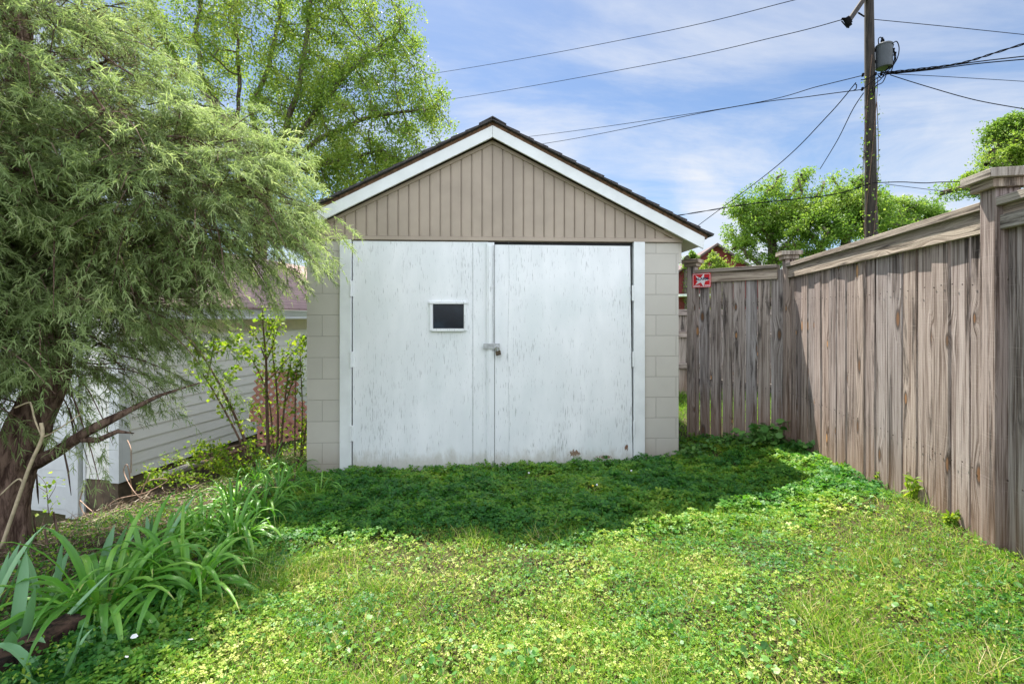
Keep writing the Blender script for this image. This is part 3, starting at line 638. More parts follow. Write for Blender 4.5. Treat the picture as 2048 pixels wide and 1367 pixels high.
def tree(name, label, trunk, bl, natt, step, infl, kill, rt, nleaf, lsz, lmat, spread, group=None, droop=.3, wmax=14, gapf=0, iters=90, tipr=.006, trop=(0, 0, .1), limbs=(), fill=0.):
    t = thing(name, label, 'tree', (trunk[0][0], trunk[0][1], trunk[0][2]), 0, group); o0 = np.array(trunk[0])
    nodes = [trunk[0]]; par = [0]
    for q in trunk[1:]:
        a_ = np.array(nodes[-1]); q = np.array(q); k = max(1, int(np.linalg.norm(q - a_) / step))
        for i in range(k): par.append(len(nodes) - 1); nodes.append(a_ + (q - a_) * (i + 1) / k)
    for lb in limbs:
        lb = [np.array(P(*q_)) for q_ in lb]; cur = int(np.argmin([np.linalg.norm(np.array(q_) - lb[0]) for q_ in nodes]))
        for q_ in lb:
            a_ = np.array(nodes[cur]); k = max(1, int(np.linalg.norm(q_ - a_) / step))
            for i in range(k): nodes.append(a_ + (q_ - a_) * (i + 1) / k + rng.normal(size=3) * step * .06); par.append(cur); cur = len(nodes) - 1
    nd, par = colonize(blobs(bl, natt), nodes, par, step, infl, kill, iters, trop); w = weights(par)
    rad = np.maximum(rt * (w / w[0]) ** .48, tipr)
    skel_mesh(nd - o0, par, rad, 'trunk', M_BARK2, t, 6)
    cand = np.where(w <= wmax)[0]; k = rng.choice(cand, nleaf); pt = nd[k] + (nd[par[k]] - nd[k]) * rng.random((nleaf, 1)) + np.clip(rng.normal(size=(nleaf, 3)), -1.5, 1.5) * spread * np.array([1, 1, .8]); pt[:, 2] -= np.abs(rng.normal(size=nleaf)) * spread * droop
    nfl = int(nleaf * fill)
    if nfl:
        q_ = blobs(bl, nfl * 3); fq = .7 / max(spread, .05) * .35; vv = .6 * vnoise(q_[:, 0] + .6 * q_[:, 1], q_[:, 2], fq, 61) + .4 * vnoise(q_[:, 0] - .4 * q_[:, 1], q_[:, 2], fq * 2.4, 62); q_ = q_[vv > np.quantile(vv, .62)][:nfl]; pt[:len(q_)] = q_
    cn = vnoise(pt[:, 0] * 1.0 + pt[:, 1] * .7, pt[:, 2], .9 / max(spread, .1) * .4, 5)
    r = np.clip(.5 * rng.random(nleaf) + .5 * cn, 0, 1)
    V, Fc = leaves(pt - o0, lsz * (.6 + .7 * rng.random(nleaf)), .4, droop)
    mesh_np('crown', V, Fc, lmat, t, rnd=r); return t
def ragged(bl, k=7, f=.38):
    out = list(bl)
    for cx, cy, cz, rx, ry, rz, w in bl:
        for i in range(k):
            v = unit(rng.normal(size=(1, 3)))[0]; v[2] = abs(v[2]) * .9 - .15; q_ = f * (.6 + .8 * rng.random()); out.append((cx + v[0] * rx * .85, cy + v[1] * ry * .85, cz + v[2] * rz * .85, rx * q_, ry * q_, rz * q_, w * .16))
    return out
def px_blob(px, py, y, rpx, rpy, ry, w=1): p = P(px, py, y); return (p.x, p.y, p.z, rpx / F * y, ry, rpy / F * y, w)

# big deciduous tree behind the garages
B0 = P(515, 560, 13)
tree('deciduous_tree', 'tall spreading yellow green tree with dark open limbs behind the garage roof', [(B0.x, 13, -.9), (B0.x + .05, 13, 1.0), tuple(P(520, 470, 13)), tuple(P(530, 400, 13))],
     [px_blob(640, 250, 12.6, 170, 120, 1.6, 2), px_blob(520, 100, 13.2, 240, 200, 2.4, 3), px_blob(760, 200, 12.5, 140, 120, 1.8, 2.2), px_blob(740, 60, 13, 120, 110, 1.8, 1.6), px_blob(720, 320, 12.5, 140, 80, 1.5, 2.4), px_blob(330, 60, 13.5, 150, 160, 2, 1.4), px_blob(540, -120, 13.5, 290, 140, 2.5, 1.6), px_blob(620, 370, 13, 90, 75, 1, 1.6), px_blob(860, 230, 12.5, 50, 70, 1, .5)],
     2300, .26, 1.6, .34, .19, 128000, .074, ML_BIG, .14, wmax=3, iters=110, fill=.3, trop=(0, 0, .1), droop=.5, tipr=.005,
     limbs=[[(530, 400, 13), (555, 320, 12.8), (590, 200, 12.6), (612, 100, 12.6), (625, -30, 12.6)], [(548, 340, 12.8), (620, 240, 12.5), (690, 150, 12.4), (800, 60, 12.4)], [(545, 350, 12.9), (640, 275, 12.5), (740, 235, 12.2), (870, 215, 12)], [(530, 400, 13), (470, 280, 13.4), (405, 150, 13.6), (392, 60, 13.7), (405, -30, 13.7)], [(450, 240, 13.4), (350, 110, 13.2), (295, 10, 13)], [(540, 370, 13), (500, 220, 13.6), (540, 130, 13.8), (560, 20, 14)], [(545, 350, 12.9), (640, 330, 12.4), (760, 300, 12.2)], [(470, 280, 13.4), (480, 150, 13.2), (470, 0, 13)]])
# trees at the right
tg = 'trees beyond the fence'
def rt_tree(label, cx, cy, y, rx, ry, n, extra=(), nl=26000, lsz=.17, mat=ML_MID):
    b0 = P(cx, cy, y); tree('deciduous_tree', label, [(b0.x, y, 0), (b0.x + .1, y, b0.z * .45), (b0.x, y, b0.z * .7)], ragged([px_blob(cx, cy, y, rx, ry * .95, rx / F * y * .8, 2)] + [px_blob(*e[:2], y + e[5] if len(e) > 5 else y, e[2], e[3], e[2] / F * y * .8, e[4]) for e in extra]), n, .42, 3.2, .75, .3, int(nl * 1.45), lsz * .8, mat, .26, tg, wmax=3, iters=70, droop=.1, fill=.72)
rt_tree('broad rounded light green tree left of the utility pole', 1545, 430, 26, 80, 85, 420, [(1500, 495, 55, 45, .8), (1590, 500, 70, 45, .8), (1600, 435, 65, 75, 1.0), (1495, 460, 52, 68, .9), (1620, 372, 45, 38, .6), (1560, 372, 42, 38, .6)], 24000)
rt_tree('dense bright green tree directly behind the utility pole', 1690, 440, 24, 75, 95, 420, [(1760, 455, 60, 50, .6), (1640, 470, 80, 65, 1.0), (1735, 400, 45, 50, .6), (1680, 370, 50, 36, .5)], 26000)
rt_tree('lower green tree right of the utility pole', 1800, 440, 28, 75, 50, 260, [(1840, 430, 60, 30, .4)], 13000)
rt_tree('tall tree at the right edge above the fence post', 2035, 300, 17, 70, 78, 340, [(1975, 350, 55, 28, .5), (1895, 398, 38, 34, .4), (1930, 380, 40, 25, .3), (2090, 330, 60, 90, .8), (2010, 260, 35, 40, .3)], 24000, .12)
rt_tree('small yellow leafed tree in front of the red gable', 1440, 535, 18, 34, 24, 160, [(1432, 515, 14, 16, .4)], 6500, .11, ML_BIG)
rt_tree('distant treetop peeping over the fence beside the eave', 1375, 520, 34, 20, 22, 60, [], 1800, .2)

# red gabled house
p = P(1432, 487, 34); RH = thing('house', 'dark red gabled house behind the small yellow tree', 'house', (p.x, 34, 0), R(-8))
M_RB = m_plain('dark_red_cladding', (.20, .035, .035), .8, 0, .2, 3); M_RR = m_plain('grey_red_shingle', (.13, .09, .09), .9, 0, .2, 4)
H = p.z; b = MB(); hw = 3.2; sl = .72
b.poly([(-hw, 0, 0), (hw, 0, 0), (hw, 0, H - hw * sl), (0, 0, H - .1), (-hw, 0, H - hw * sl)], (0, 8, 0)); b.build('wall', M_RB, RH)
b = MB()
for sg in (-1, 1): b.poly([(0, -.4, H), (sg * 3.7, -.4, H - 3.7 * sl), (sg * 3.7, -.4, H - 3.7 * sl - .16), (0, -.4, H - .17)], (0, 8.8, 0))
b.build('roof', M_RR, RH)
b = MB(); b.box(-2.9, -1.6, 3.05, 0, -.05, 3.2, along='x'); b.build('porch_roof', M_TRIMW, RH)

# ---------------------------------------------------------------- utility pole and lines
PY = 12.5
def q(px, py, y=PY): return P(px, py, y)
pc = q(1741, 400); UP = thing('utility_pole', 'tall dark wooden utility pole with vine climbing its lower half', 'utility pole', (pc.x, PY, 0))
m = M('dark_pole_wood'); c = m.co(scale=(1, 1, .05)); n = m.noise(c, 40, 4, .6); m.bump(n, .6, .01); M_POLE = m.fin(m.mix(m.map(n, .35, .65), (.012, .009, .007), (.048, .036, .027)), .85)
b = MB(); b.tube([(0.03, 0, -.5), (.03, 0, 2), (0, 0, 6), (-.04, 0, 10), (-.05, 0, 12)], [.17, .155, .13, .105, .095], 14); b.build('shaft', M_POLE, UP, smooth=True)
M_BLK = m_plain('black_fittings', (.012, .012, .014), .95, 0, .2); M_BLK.node_tree.nodes['Principled BSDF'].inputs['Specular IOR Level'].default_value = 0
b = MB()
def lq(px, py, dy=0): v = q(px, py, PY + dy); return (v.x - pc.x, dy, v.z)
a_ = Vector(lq(1700, 40, -.5)); e_ = Vector(lq(1745, -25, .1)); d_ = (e_ - a_); sd = d_.cross(Vector((0, 1, 0))).normalized()
b.slab(a_ - sd * .055, d_ * 1.9, sd * .11, (0, .09, 0)); b.build('crossarm', M_POLE, UP, bevel=.005)
b = MB(); b.tube([lq(1717, 26, -.4), lq(1728, 33, -.1)], .02, 6); b.build('arm_brace', M_BLK, UP); b = MB(); b.tube([lq(1683, 42, -.5), lq(1688, 48, -.5), lq(1695, 56, -.5)], .015, 6); b.tube([lq(1684, 38, -.5), lq(1700, 38, -.5)], .03, 8); b.tube([lq(1692, 36, -.5), lq(1699, 48, -.5)], .075, 10); b.tube([lq(1696, 44, -.5), lq(1700, 52, -.5)], .055, 10); b.tube([lq(1699, 34, -.5), lq(1697, 56, -.5)], .02, 6)
b.build('insulator', M_BLK, UP, smooth=False)
TR = []
b = MB(); tp = Vector(lq(1768, 137, -.1)); rr_ = .19; hh = .60
b.lathe([(rr_ * .88, 0), (rr_ * .97, .015), (rr_, .06), (rr_, hh - .03), (rr_ * 1.04, hh - .02), (rr_ * 1.04, hh + .01), (rr_ * .9, hh + .04), (.03, hh + .075)], tp, 24)
trf = b.build('transformer', m_plain('grey_transformer_paint', (.05, .06, .07), .6, .0, .08, 5, .05), UP, smooth=False)
b = MB(); b.lathe([(.03, 0), (.05, .02), (.03, .04), (.05, .06), (.03, .08), (.045, .10), (.02, .13), (.015, .17)], tp + Vector((-.04, 0, hh + .06)), 12); b.build('bushing', M_BLK, trf)
for dz_ in (.48, .18): b = MB(); b.box(.08, -.06, tp.z + dz_, tp.x - .12, -.02, tp.z + dz_ + .07, along='x'); b.build('bracket', M_BLK, UP)
b = MB()
def curve(pts, n=14):
    pts = [Vector(p) for p in pts]; out = []
    P_ = [pts[0]] + pts + [pts[-1]]
    for i in range(1, len(P_) - 2):
        for t_ in np.linspace(0, 1, n, endpoint=False):
            a, b_, c_, d = P_[i - 1], P_[i], P_[i + 1], P_[i + 2]; out.append(.5 * ((2 * b_) + (c_ - a) * t_ + (2 * a - 5 * b_ + 4 * c_ - d) * t_ ** 2 + (3 * b_ - a - 3 * c_ + d) * t_ ** 3))
    return out + [pts[-1]]
for pts in ([(1784, 88), (1793, 83), (1798, 95), (1796, 112), (1788, 128), (1770, 143)], [(1784, 95), (1791, 108), (1790, 125), (1778, 140), (1766, 146)], [(1785, 98), (1789, 112), (1786, 126), (1775, 137), (1765, 145)], [(1790, 115), (1786, 132), (1780, 146), (1768, 147)],
            [(1770, 145), (1762, 158), (1750, 168), (1745, 176), (1747, 190)], [(1773, 148), (1765, 165), (1752, 172), (1748, 185)], [(1722, 160), (1735, 158), (1750, 150), (1768, 146)], [(1727, 178), (1738, 168), (1752, 158), (1770, 147)], [(1757, 88), (1757, 78), (1762, 75), (1765, 84)], [(1756, 150), (1762, 156), (1770, 150), (1776, 142)], [(1709, 168), (1713, 170), (1712, 178), (1708, 180)]):
    b.tube(curve([lq(x, y, -.18 - random.uniform(0, .1)) for x, y in pts], 6), .012, 5, cap=False)
for x, y in ((1784, 92), (1786, 100), (1789, 108), (1750, 148), (1762, 147), (1725, 150), (1724, 178)): v = Vector(lq(x, y, -.2)); b.tube([v - Vector((0, 0, .04)), v + Vector((.02, 0, .04))], .03, 6)
b.build('jumper_cable', M_BLK, UP, smooth=True)
# vine on the pole
vn = 750; zz = .3 + 6.2 * rng.random(vn) ** 1.5; zz[:60] = 6 + 2 * rng.random(60); th = rng.random(vn) * 2 * np.pi; rr0 = .17 + rng.random(vn) * .07 + .12 * (rng.random(vn) ** 4) * (zz < 5)
pts = np.stack([np.cos(th) * rr0, np.sin(th) * rr0, zz], 1); V, Fc = leaves(pts, .07 * (.6 + rng.random(vn) * .6), .2, .6, .8)
vt = thing('climbing_vine', 'sparse green creeper clinging to the utility pole', 'vine', (pc.x, PY, 0)); mesh_np('foliage', V, Fc, ML_MID, vt, rnd=rng.random(vn))
b = MB()
for k in range(5): b.tube([(math.cos(k * 1.3 + z * .5) * .165, math.sin(k * 1.3 + z * .5) * .165, z) for z in np.linspace(.1, 8.5 - k * .6, 22)], .009, 5)
b.build('stem', M_TWIG, vt)
def wire(label, pts, sag=.0, r=.011, twist=False):
    """pts: (px,py,Y) list"""
    A_ = [P(*p) for p in pts]; o0 = A_[0].copy(); c_ = curve([p - o0 for p in A_], 10) if len(A_) > 2 else [(A_[1] - o0) * t_ - Vector((0, 0, sag * 4 * t_ * (1 - t_))) for t_ in np.linspace(0, 1, 24)]
    b = MB()
    if twist:
        for k in range(2):
            dn = []
            for i, p in enumerate(c_): a = i * 1.1 + k * math.pi; dn.append(Vector(p) + Vector((0, math.cos(a), math.sin(a))) * r)
            b.tube(dn, r * .8, 5)
    else: b.tube(c_, r, 5)
    b.f and tag(b.build('power_line', M_BLK), label, 'wire', 'overhead lines'); o = bpy.context.scene.objects; ob = COL.objects[-1]; ob.location = o0
wire('topmost thin wire crossing the sky above the garage', [(500, 200, 34), (900, 142, 26), (1300, 69, 18), (1590, 0, 13.8), (1760, -46, 12.5)])
wire('second wire from the top, ending at the crossarm insulator', [(500, 255, 34), (905, 198, 26), (1300, 129, 18), (1560, 72, 14), (1683, 40, 12)])
wire('upper of the two wires crossing over the right roof slope', [(800, 300, 30), (1085, 270, 24), (1460, 215, 16), (1640, 172, 13.2), (1722, 152, 12.4)])
wire('lower of the two wires crossing over the right roof slope', [(800, 322, 30), (1090, 287, 24), (1440, 219, 16), (1620, 193, 13.4), (1727, 179, 12.4)], r=.012)
wire('long drop wire slanting from the pole down behind the eave', [(1350, 490, 22), (1395, 452, 20), (1550, 335, 15), (1655, 232, 13), (1712, 165, 12.4)], r=.013)
wire('short slanting wire from the pole into the round treetop', [(1640, 338, 17), (1675, 280, 15), (1705, 220, 13.2), (1727, 186, 12.4)], r=.012)
wire('low twisted cable between the right eave and the pole', [(1300, 438, 15), (1355, 431, 14.5), (1500, 408, 14), (1660, 390, 13), (1741, 367, 12.3)], r=.012, twist=True)
wire('low twisted cable running right from the pole past the treetops', [(1745, 366, 12.3), (1800, 364, 12.2), (1850, 366, 12), (1895, 364, 12), (2100, 362, 11)], r=.012)
wire('faint sloping wire under the low right hand cable', [(1770, 368, 12.6), (1875, 381, 14), (2000, 395, 16)], r=.008)
wire('thin high wire from the pole to the right edge', [(1736, 38, 12.5), (1900, 54, 13), (2120, 77, 14)], r=.009)
wire('upper thick twisted cable from the transformer to the right edge', [(1772, 145, 12.3), (1840, 138, 11.8), (1920, 127, 11.2), (2000, 103, 10.6), (2130, 62, 9.8)], r=.016, twist=True)
wire('middle thick cable from the transformer to the right edge', [(1772, 147, 12.3), (1860, 138, 11.8), (1960, 123, 11.2), (2130, 104, 10.2)], r=.013)
wire('lowest of the three thick cables leaving the transformer', [(1772, 149, 12.3), (1860, 140, 11.8), (1960, 127, 11.2), (2130, 112, 10.2)], r=.013)
wire('faint level wire just below the thick cables', [(1785, 148, 12.4), (1900, 154, 12.8), (2130, 168, 14)], r=.008)
wire('sagging service wire going down to the right edge tree', [(1780, 150, 12.3), (1850, 172, 12), (1950, 200, 11.6), (2060, 220, 11)], r=.011)

# ---------------------------------------------------------------- drooping evergreen (left)
EV = thing('evergreen_tree', 'large drooping feathery evergreen with shaggy leaning trunk at the left', 'tree', (-3.05, 2.8, .0))
E0 = np.array([-3.05, 2.8, 0.])
bl = [(-2.6, 3.0, 1.62, .5, .35, .2, .22), (-3.05, 2.35, 1.42, .55, .28, .32, .35), (-3.45, 2.45, 1.9, .8, .45, .42, 1.0), (-2.95, 2.75, 1.72, .55, .35, .32, .5), (-3.3, 3.05, 2.68, 1.45, 1.3, .9, 3.0), (-3.35, 2.9, 3.35, .95, .9, .9, 1.2), (-2.42, 3.2, 2.34, .94, .65, .52, 2.0), (-3.45, 2.2, 2.4, 1.0, .6, .75, 1.6), (-2.95, 3.2, 1.95, .8, .5, .26, .5), (-2.75, 2.85, 1.25, .45, .28, .16, .14), (-3.55, 2.55, 1.5, .65, .4, .38, .7)]
trunk = [E0 + (.02, .03, -.15), E0 + (.0, .02, .25), E0 + (.06, 0, .55), E0 + (.18, .02, .85), E0 + (.28, .05, 1.2), E0 + (.2, .08, 1.8), E0 + (.1, .1, 2.4), E0 + (.0, .1, 3.2), E0 + (-.05, .1, 4.0)]
nodes = [trunk[0]]; par = [0]
for tq in trunk[1:]:
    a = np.array(nodes[-1]); k = 3
    for i in range(k): par.append(len(nodes) - 1); nodes.append(a + (tq - a) * (i + 1) / k)
att = blobs(bl, 1100)
nd, par = colonize(att, nodes, par, .1, .7, .14, 70, (0, 0, -.02), .1); w = weights(par)
w[w > 0] = w; rad = np.maximum(.15 * (w / w[0]) ** .6, .0035); rad[:24] = .05
skel_mesh(nd - E0, par, rad, 'branches', M_BARK, EV, 8)
tp_ = curve([Vector(q_) - Vector(E0) for q_ in trunk], 7); nt_ = len(tp_); nr_ = 34; Vt = []
for i, p_ in enumerate(tp_):
    R0 = np.interp(i / nt_, [0, .06, .16, .4, .6, .8, 1], [.17, .135, .12, .10, .085, .06, .03])
    for j in range(nr_):
        a = 6.2832 * j / nr_; f_ = 1 + .10 * math.sin(3 * a + p_.z * 2.2) + .07 * math.sin(7 * a - p_.z * 3 + 1) + .05 * math.sin(13 * a + p_.z * 5) + random.uniform(-.035, .035); Vt.append((p_.x - .05 + R0 * f_ * math.cos(a), p_.y + R0 * f_ * math.sin(a), p_.z))
mesh_np('trunk', Vt, np.array([(i * nr_ + j, i * nr_ + (j + 1) % nr_, (i + 1) * nr_ + (j + 1) % nr_, (i + 1) * nr_ + j) for i in range(nt_ - 1) for j in range(nr_)]), M_BARK, EV, smooth=True)
# low outreaching limb, with a broken stub
b = MB()
def eq(px, py, y): return P(px, py, y) - Vector(E0)
b.tube([eq(70, 925, 2.78), eq(110, 905, 2.75), eq(170, 865, 2.72), eq(215, 842, 2.74), eq(262, 850, 2.78), eq(240, 830, 2.9), ][:4] + [eq(255, 822, 2.8), eq(320, 790, 2.9), eq(400, 765, 3.05)], [.045, .034, .028, .026, .018, .010, .004], 9)
b.build('limb', M_BARK, EV, smooth=True); b = MB(); b.tube([eq(150, 876, 2.72), eq(195, 880, 2.74), eq(235, 862, 2.78), eq(268, 866, 2.8)], [.022, .017, .013, .003], 8); b.build('limb', M_BARK, EV, smooth=True); b = MB()
for i in range(16):
    a = random.uniform(0, 6.28); z = random.uniform(.0, 1.0); p0_ = Vector((.04 + .17 * z + .155 * math.cos(a), .155 * math.sin(a), z)); b.tube([p0_, p0_ + Vector((math.cos(a) * .02, math.sin(a) * .02, -.12)), p0_ + Vector((math.cos(a) * .035, math.sin(a) * .035, -.2 - random.random() * .1))], [.006, .007, .002], 4)
b.build('hanging_bark', M_BARK, EV, smooth=True)
# sprays of scaly twigs
def sprays(O, axis_, ln, k, ml, wdt, hang=1.0):
    """O: spray origins; axis_: outward unit; returns strand quads (2 per joint) and random"""
    n = len(O); OO = np.repeat(O, k, 0); A = np.repeat(axis_, k, 0); LN = np.repeat(ln, k)[:, None]
    t = rng.random((n * k, 1)); sag = np.zeros((n * k, 3)); sag[:, 2:] = -(t ** 2) * LN * .55 * hang
    st = OO + A * LN * t + sag
    side = rng.normal(size=(n * k, 3)); d = unit(A * 1.0 + side * .75 + np.array([0, 0, .15])); L_ = ml * (.5 + rng.random((n * k, 1))) * (1.15 - .5 * t)
    seg = 3; pts = [st]; dd = d.copy()
    for i in range(seg): dd = unit(dd + np.array([0, 0, -.38 * hang]) + rng.normal(size=dd.shape) * .06); pts.append(pts[-1] + dd * L_ / seg)
    s = unit(np.cross(d, rng.normal(size=d.shape))); ws = [wdt, wdt * .9, wdt * .7, wdt * .25]
    V = np.stack([p_ + s * (sg * ws[i] / 2) for i, p_ in enumerate(pts) for sg in (-1, 1)], 1)
    m_ = np.arange(n * k)[:, None, None] * 8; Fq = (m_ + np.array([[0, 1, 3, 2], [2, 3, 5, 4], [4, 5, 7, 6]])[None]).reshape(-1, 4)
    return V.reshape(-1, 3), Fq, np.repeat(np.arange(n * k), 3), np.repeat(np.arange(n), k * 3)
cen = np.array([-3.1, 2.95, 2.2])
cand = np.where((w <= 6) & (nd[:, 2] > .9))[0]
def boughs(bl, n):
    B, D_ = [], []; tot = sum(q[6] for q in bl)
    for cx, cy, cz, rx, ry, rz, w_ in bl:
        v = unit(rng.normal(size=(int(n * w_ / tot), 3))); B.append(v * (.35 + .5 * rng.random((len(v), 1)) ** .5) * [rx, ry, rz] + [cx, cy, cz]); D_.append(unit(v * [1, 1, .55] + rng.normal(size=v.shape) * .25 + [0, 0, .12]))
    return np.concatenate(B), np.concatenate(D_)
nb0 = 2150; B, D_ = boughs(bl, nb0); kk_ = B[:, 2] > .95; B, D_ = B[kk_], D_[kk_]; nb0 = len(B); LB = .28 + .28 * rng.random(nb0); m_s = 13
t_ = .12 + .88 * rng.random((nb0, m_s)); sd_ = unit(np.cross(D_, [0, 0, 1])); lat = rng.normal(size=(nb0, m_s)) * .42 * (1.15 - t_)
dro = .22 + .5 * rng.random(nb0)
O = B[:, None] + D_[:, None] * (t_ * LB[:, None])[..., None] + sd_[:, None] * (lat * LB[:, None])[..., None]; O[..., 2] -= (t_ ** 2) * (LB * dro)[:, None] + np.abs(lat) * LB[:, None] * .35
axb = D_[:, None] + sd_[:, None] * (np.sign(lat) * .8)[..., None]; axb[..., 2] -= (t_ * dro[:, None]) * 1.1
O = O.reshape(-1, 3); ax = unit(axb.reshape(-1, 3) + rng.normal(size=(len(O), 3)) * .25); ns_ = len(O); tb = t_.reshape(-1); bi = np.repeat(np.arange(nb0), m_s)
V, Fq, si, sp = sprays(O - E0, ax, .07 + .09 * rng.random(ns_), 20, .050, .0044, .85)
br_ = rng.random(nb0)
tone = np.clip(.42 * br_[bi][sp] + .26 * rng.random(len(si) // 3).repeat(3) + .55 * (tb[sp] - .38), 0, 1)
# fine twig axes of the boughs
twP = [B[:, None] + 0 * O.reshape(nb0, m_s, 3)[:, :1]]
bt = []
for q_ in (0, .35, .7, 1.0): p_ = B + D_ * (q_ * LB)[:, None]; p_[:, 2] -= q_ * q_ * LB * dro; bt.append(p_ - E0)
s_ = unit(np.cross(D_, rng.normal(size=D_.shape))); Vb = np.stack([p_ + s_ * sg * w_ for p_, w_ in zip(bt, (.006, .004, .003, .001)) for sg in (-1, 1)], 1).reshape(-1, 3)
mesh_np('twigs', Vb, (np.arange(nb0)[:, None, None] * 8 + np.array([[0, 1, 3, 2], [2, 3, 5, 4], [4, 5, 7, 6]])[None]).reshape(-1, 4), M_TWIG, EV, rnd=np.zeros(nb0 * 3))
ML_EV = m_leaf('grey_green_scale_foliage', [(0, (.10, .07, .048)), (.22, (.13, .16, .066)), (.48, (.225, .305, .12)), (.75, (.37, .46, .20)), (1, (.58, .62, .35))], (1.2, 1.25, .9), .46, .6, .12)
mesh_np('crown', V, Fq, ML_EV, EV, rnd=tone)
# inner dry reddish twigs
ns2 = 2600; k = rng.choice(cand, ns2); O2 = nd[k] + rng.normal(size=(ns2, 3)) * .06; V, Fq, si, sp = sprays(O2 - E0, unit(rng.normal(size=(ns2, 3))), .1 + .1 * rng.random(ns2), 8, .09, .0035, .5)
mesh_np('dry_twigs', V, Fq, M_TWIG, EV, rnd=rng.random(len(Fq)))

# ---------------------------------------------------------------- strap-leaved plants
def strap_clump(name, label, cat, loc, n, ln, wd, mat, arch=1.0, spread=1.0, lean=(0, 0), group=None, seed=0, base_r=.05, straight=0.):
    rg = random.Random(seed); V = []; Fc = []; rn = []; seg = 9
    for i in range(n):
        a = rg.uniform(0, 6.283); l = ln * rg.uniform(.6, 1.12); w_ = wd * rg.uniform(.7, 1.15); br_ = base_r * math.sqrt(rg.random())
        p = Vector((math.cos(a) * br_, math.sin(a) * br_, -.02)); out = Vector((math.cos(a), math.sin(a), 0)); inc = rg.uniform(.15, .8) * spread
        up_ = rg.random() < straight; d = Vector((0, 0, 1)) * math.cos(inc) + out * math.sin(inc) + Vector((lean[0], lean[1], 0)); d.normalize(); side = out.cross(Vector((0, 0, 1))).normalized(); tw = rg.uniform(-.5, .5)
        side = (side + out * tw).normalized(); k0 = len(V); r = rg.random(); bend = rg.uniform(.5, 1.5) * arch * (0.12 if up_ else 1)
        for s in range(seg + 1):
            t = s / seg; prof = w_ * min(1, .55 + 1.8 * t) * (1 - max(0, (t - .6) / .4) ** 1.8) * .5 + .0006; nr = side.cross(d).normalized()
            V += [tuple(p - side * prof + nr * prof * .35), tuple(p), tuple(p + side * prof + nr * prof * .35)]
            if s < seg: Fc += [(k0 + s * 3, k0 + s * 3 + 1, k0 + s * 3 + 4, k0 + s * 3 + 3), (k0 + s * 3 + 1, k0 + s * 3 + 2, k0 + s * 3 + 5, k0 + s * 3 + 4)]; rq = 1.0 if (s >= 8 and r > .45) or (s == 0) else min(1, r * .9 + (.25 if s < 2 else 0)); rn += [rq, max(0, rq - .18)]
            p = p + d * (l / seg); g_ = Vector((0, 0, -1)) * (.34 * bend * (.35 + 1.3 * t)); d = (d + g_ + Vector((rg.uniform(-.03, .03), rg.uniform(-.03, .03), 0))).normalized()
            if d.z < -.93: d = Vector((d.x * 1.3, d.y * 1.3, d.z)).normalized()
    t_ = mesh_np(name, V, np.array(Fc), mat, rnd=rn, smooth=True, loc=loc); return tag(t_, label, cat, group)
ML_LILY = m_leaf('daylily_leaf', [(0, (.09, .25, .035)), (.5, (.15, .36, .05)), (.9, (.26, .47, .08)), (1, (.46, .46, .17))], (1.4, 1.6, .6), .35, .38, .5)
ML_IRIS = m_leaf('blue_green_iris_leaf', [(0, (.14, .29, .13)), (.5, (.19, .38, .18)), (1, (.28, .46, .24))], (1.0, 1.3, .6), .22, .42, .4)
lg = 'daylily clumps along the bed edge'
def gp(px, py): v = ground_at(px, py); return (v.x, v.y, v.z)
lil = [(205, 1225, 48, .52, .026, 'large daylily clump at the left, just above the edging timber'), (375, 1185, 50, .47, .022, 'broad arching daylily clump in the middle of the bed beside the lawn'), (290, 1165, 26, .42, .02, 'daylily clump tucked between the two largest ones'), (470, 1085, 42, .44, .017, 'daylily clump whose long leaf tips reach over the lawn edge'),
       (405, 1075, 34, .42, .017, 'dense shaded daylily clump in front of the brush pile'), (530, 1035, 34, .40, .015, 'daylily clump halfway to the garage corner'), (470, 1015, 30, .38, .015, 'daylily clump behind the halfway one, near the leafy brush'), (560, 990, 34, .40, .013, 'narrow leaved clump one step from the garage corner'), (520, 965, 30, .38, .013, 'bright sunlit clump at the foot of the bare stems'),
       (590, 955, 26, .36, .012, 'sunlit clump touching the garage side wall'), (640, 985, 18, .30, .012, 'small dark clump hugging the left corner of the garage'), (545, 940, 26, .36, .012, 'pale sunlit clump behind the upright sapling'), (330, 1100, 24, .40, .018, 'shaded clump left of the lawn behind the broad one')]
for i, (px, py, n, ln, wd, lab) in enumerate(lil): strap_clump('daylily', lab, 'plant', gp(px, py), int(n * 1.5), ln * 1.02, wd * 1.05, ML_LILY, 1.35, 1.15, (.06, -.05), lg, 30 + i, .05 + .03 * (wd > .02))
ig = 'iris plants in the near bed'
for i, (px, py, n, ln, wd, st, lab) in enumerate([(20, 1320, 10, .34, .036, .5, 'bluish iris fan at the lower left corner of the bed'), (95, 1215, 6, .30, .034, .9, 'iris with a broad upright blade left of the large daylily'), (190, 1165, 5, .36, .032, 1, 'single tall iris blade standing behind the large daylily'), (-40, 1250, 9, .38, .034, .5, 'iris leaning in at the left edge'), (300, 1110, 4, .36, .026, 1, 'slim pointed iris blades behind the broad clump'), (110, 1385, 8, .26, .032, .6, 'low iris leaves over the edging timber')]):
    strap_clump('iris', lab, 'plant', gp(px, min(py, 1366)) if py < 1380 else gp(px, 1375), n, ln, wd, ML_IRIS, .75, .9, (.03, 0), ig, 70 + i, .05, st)
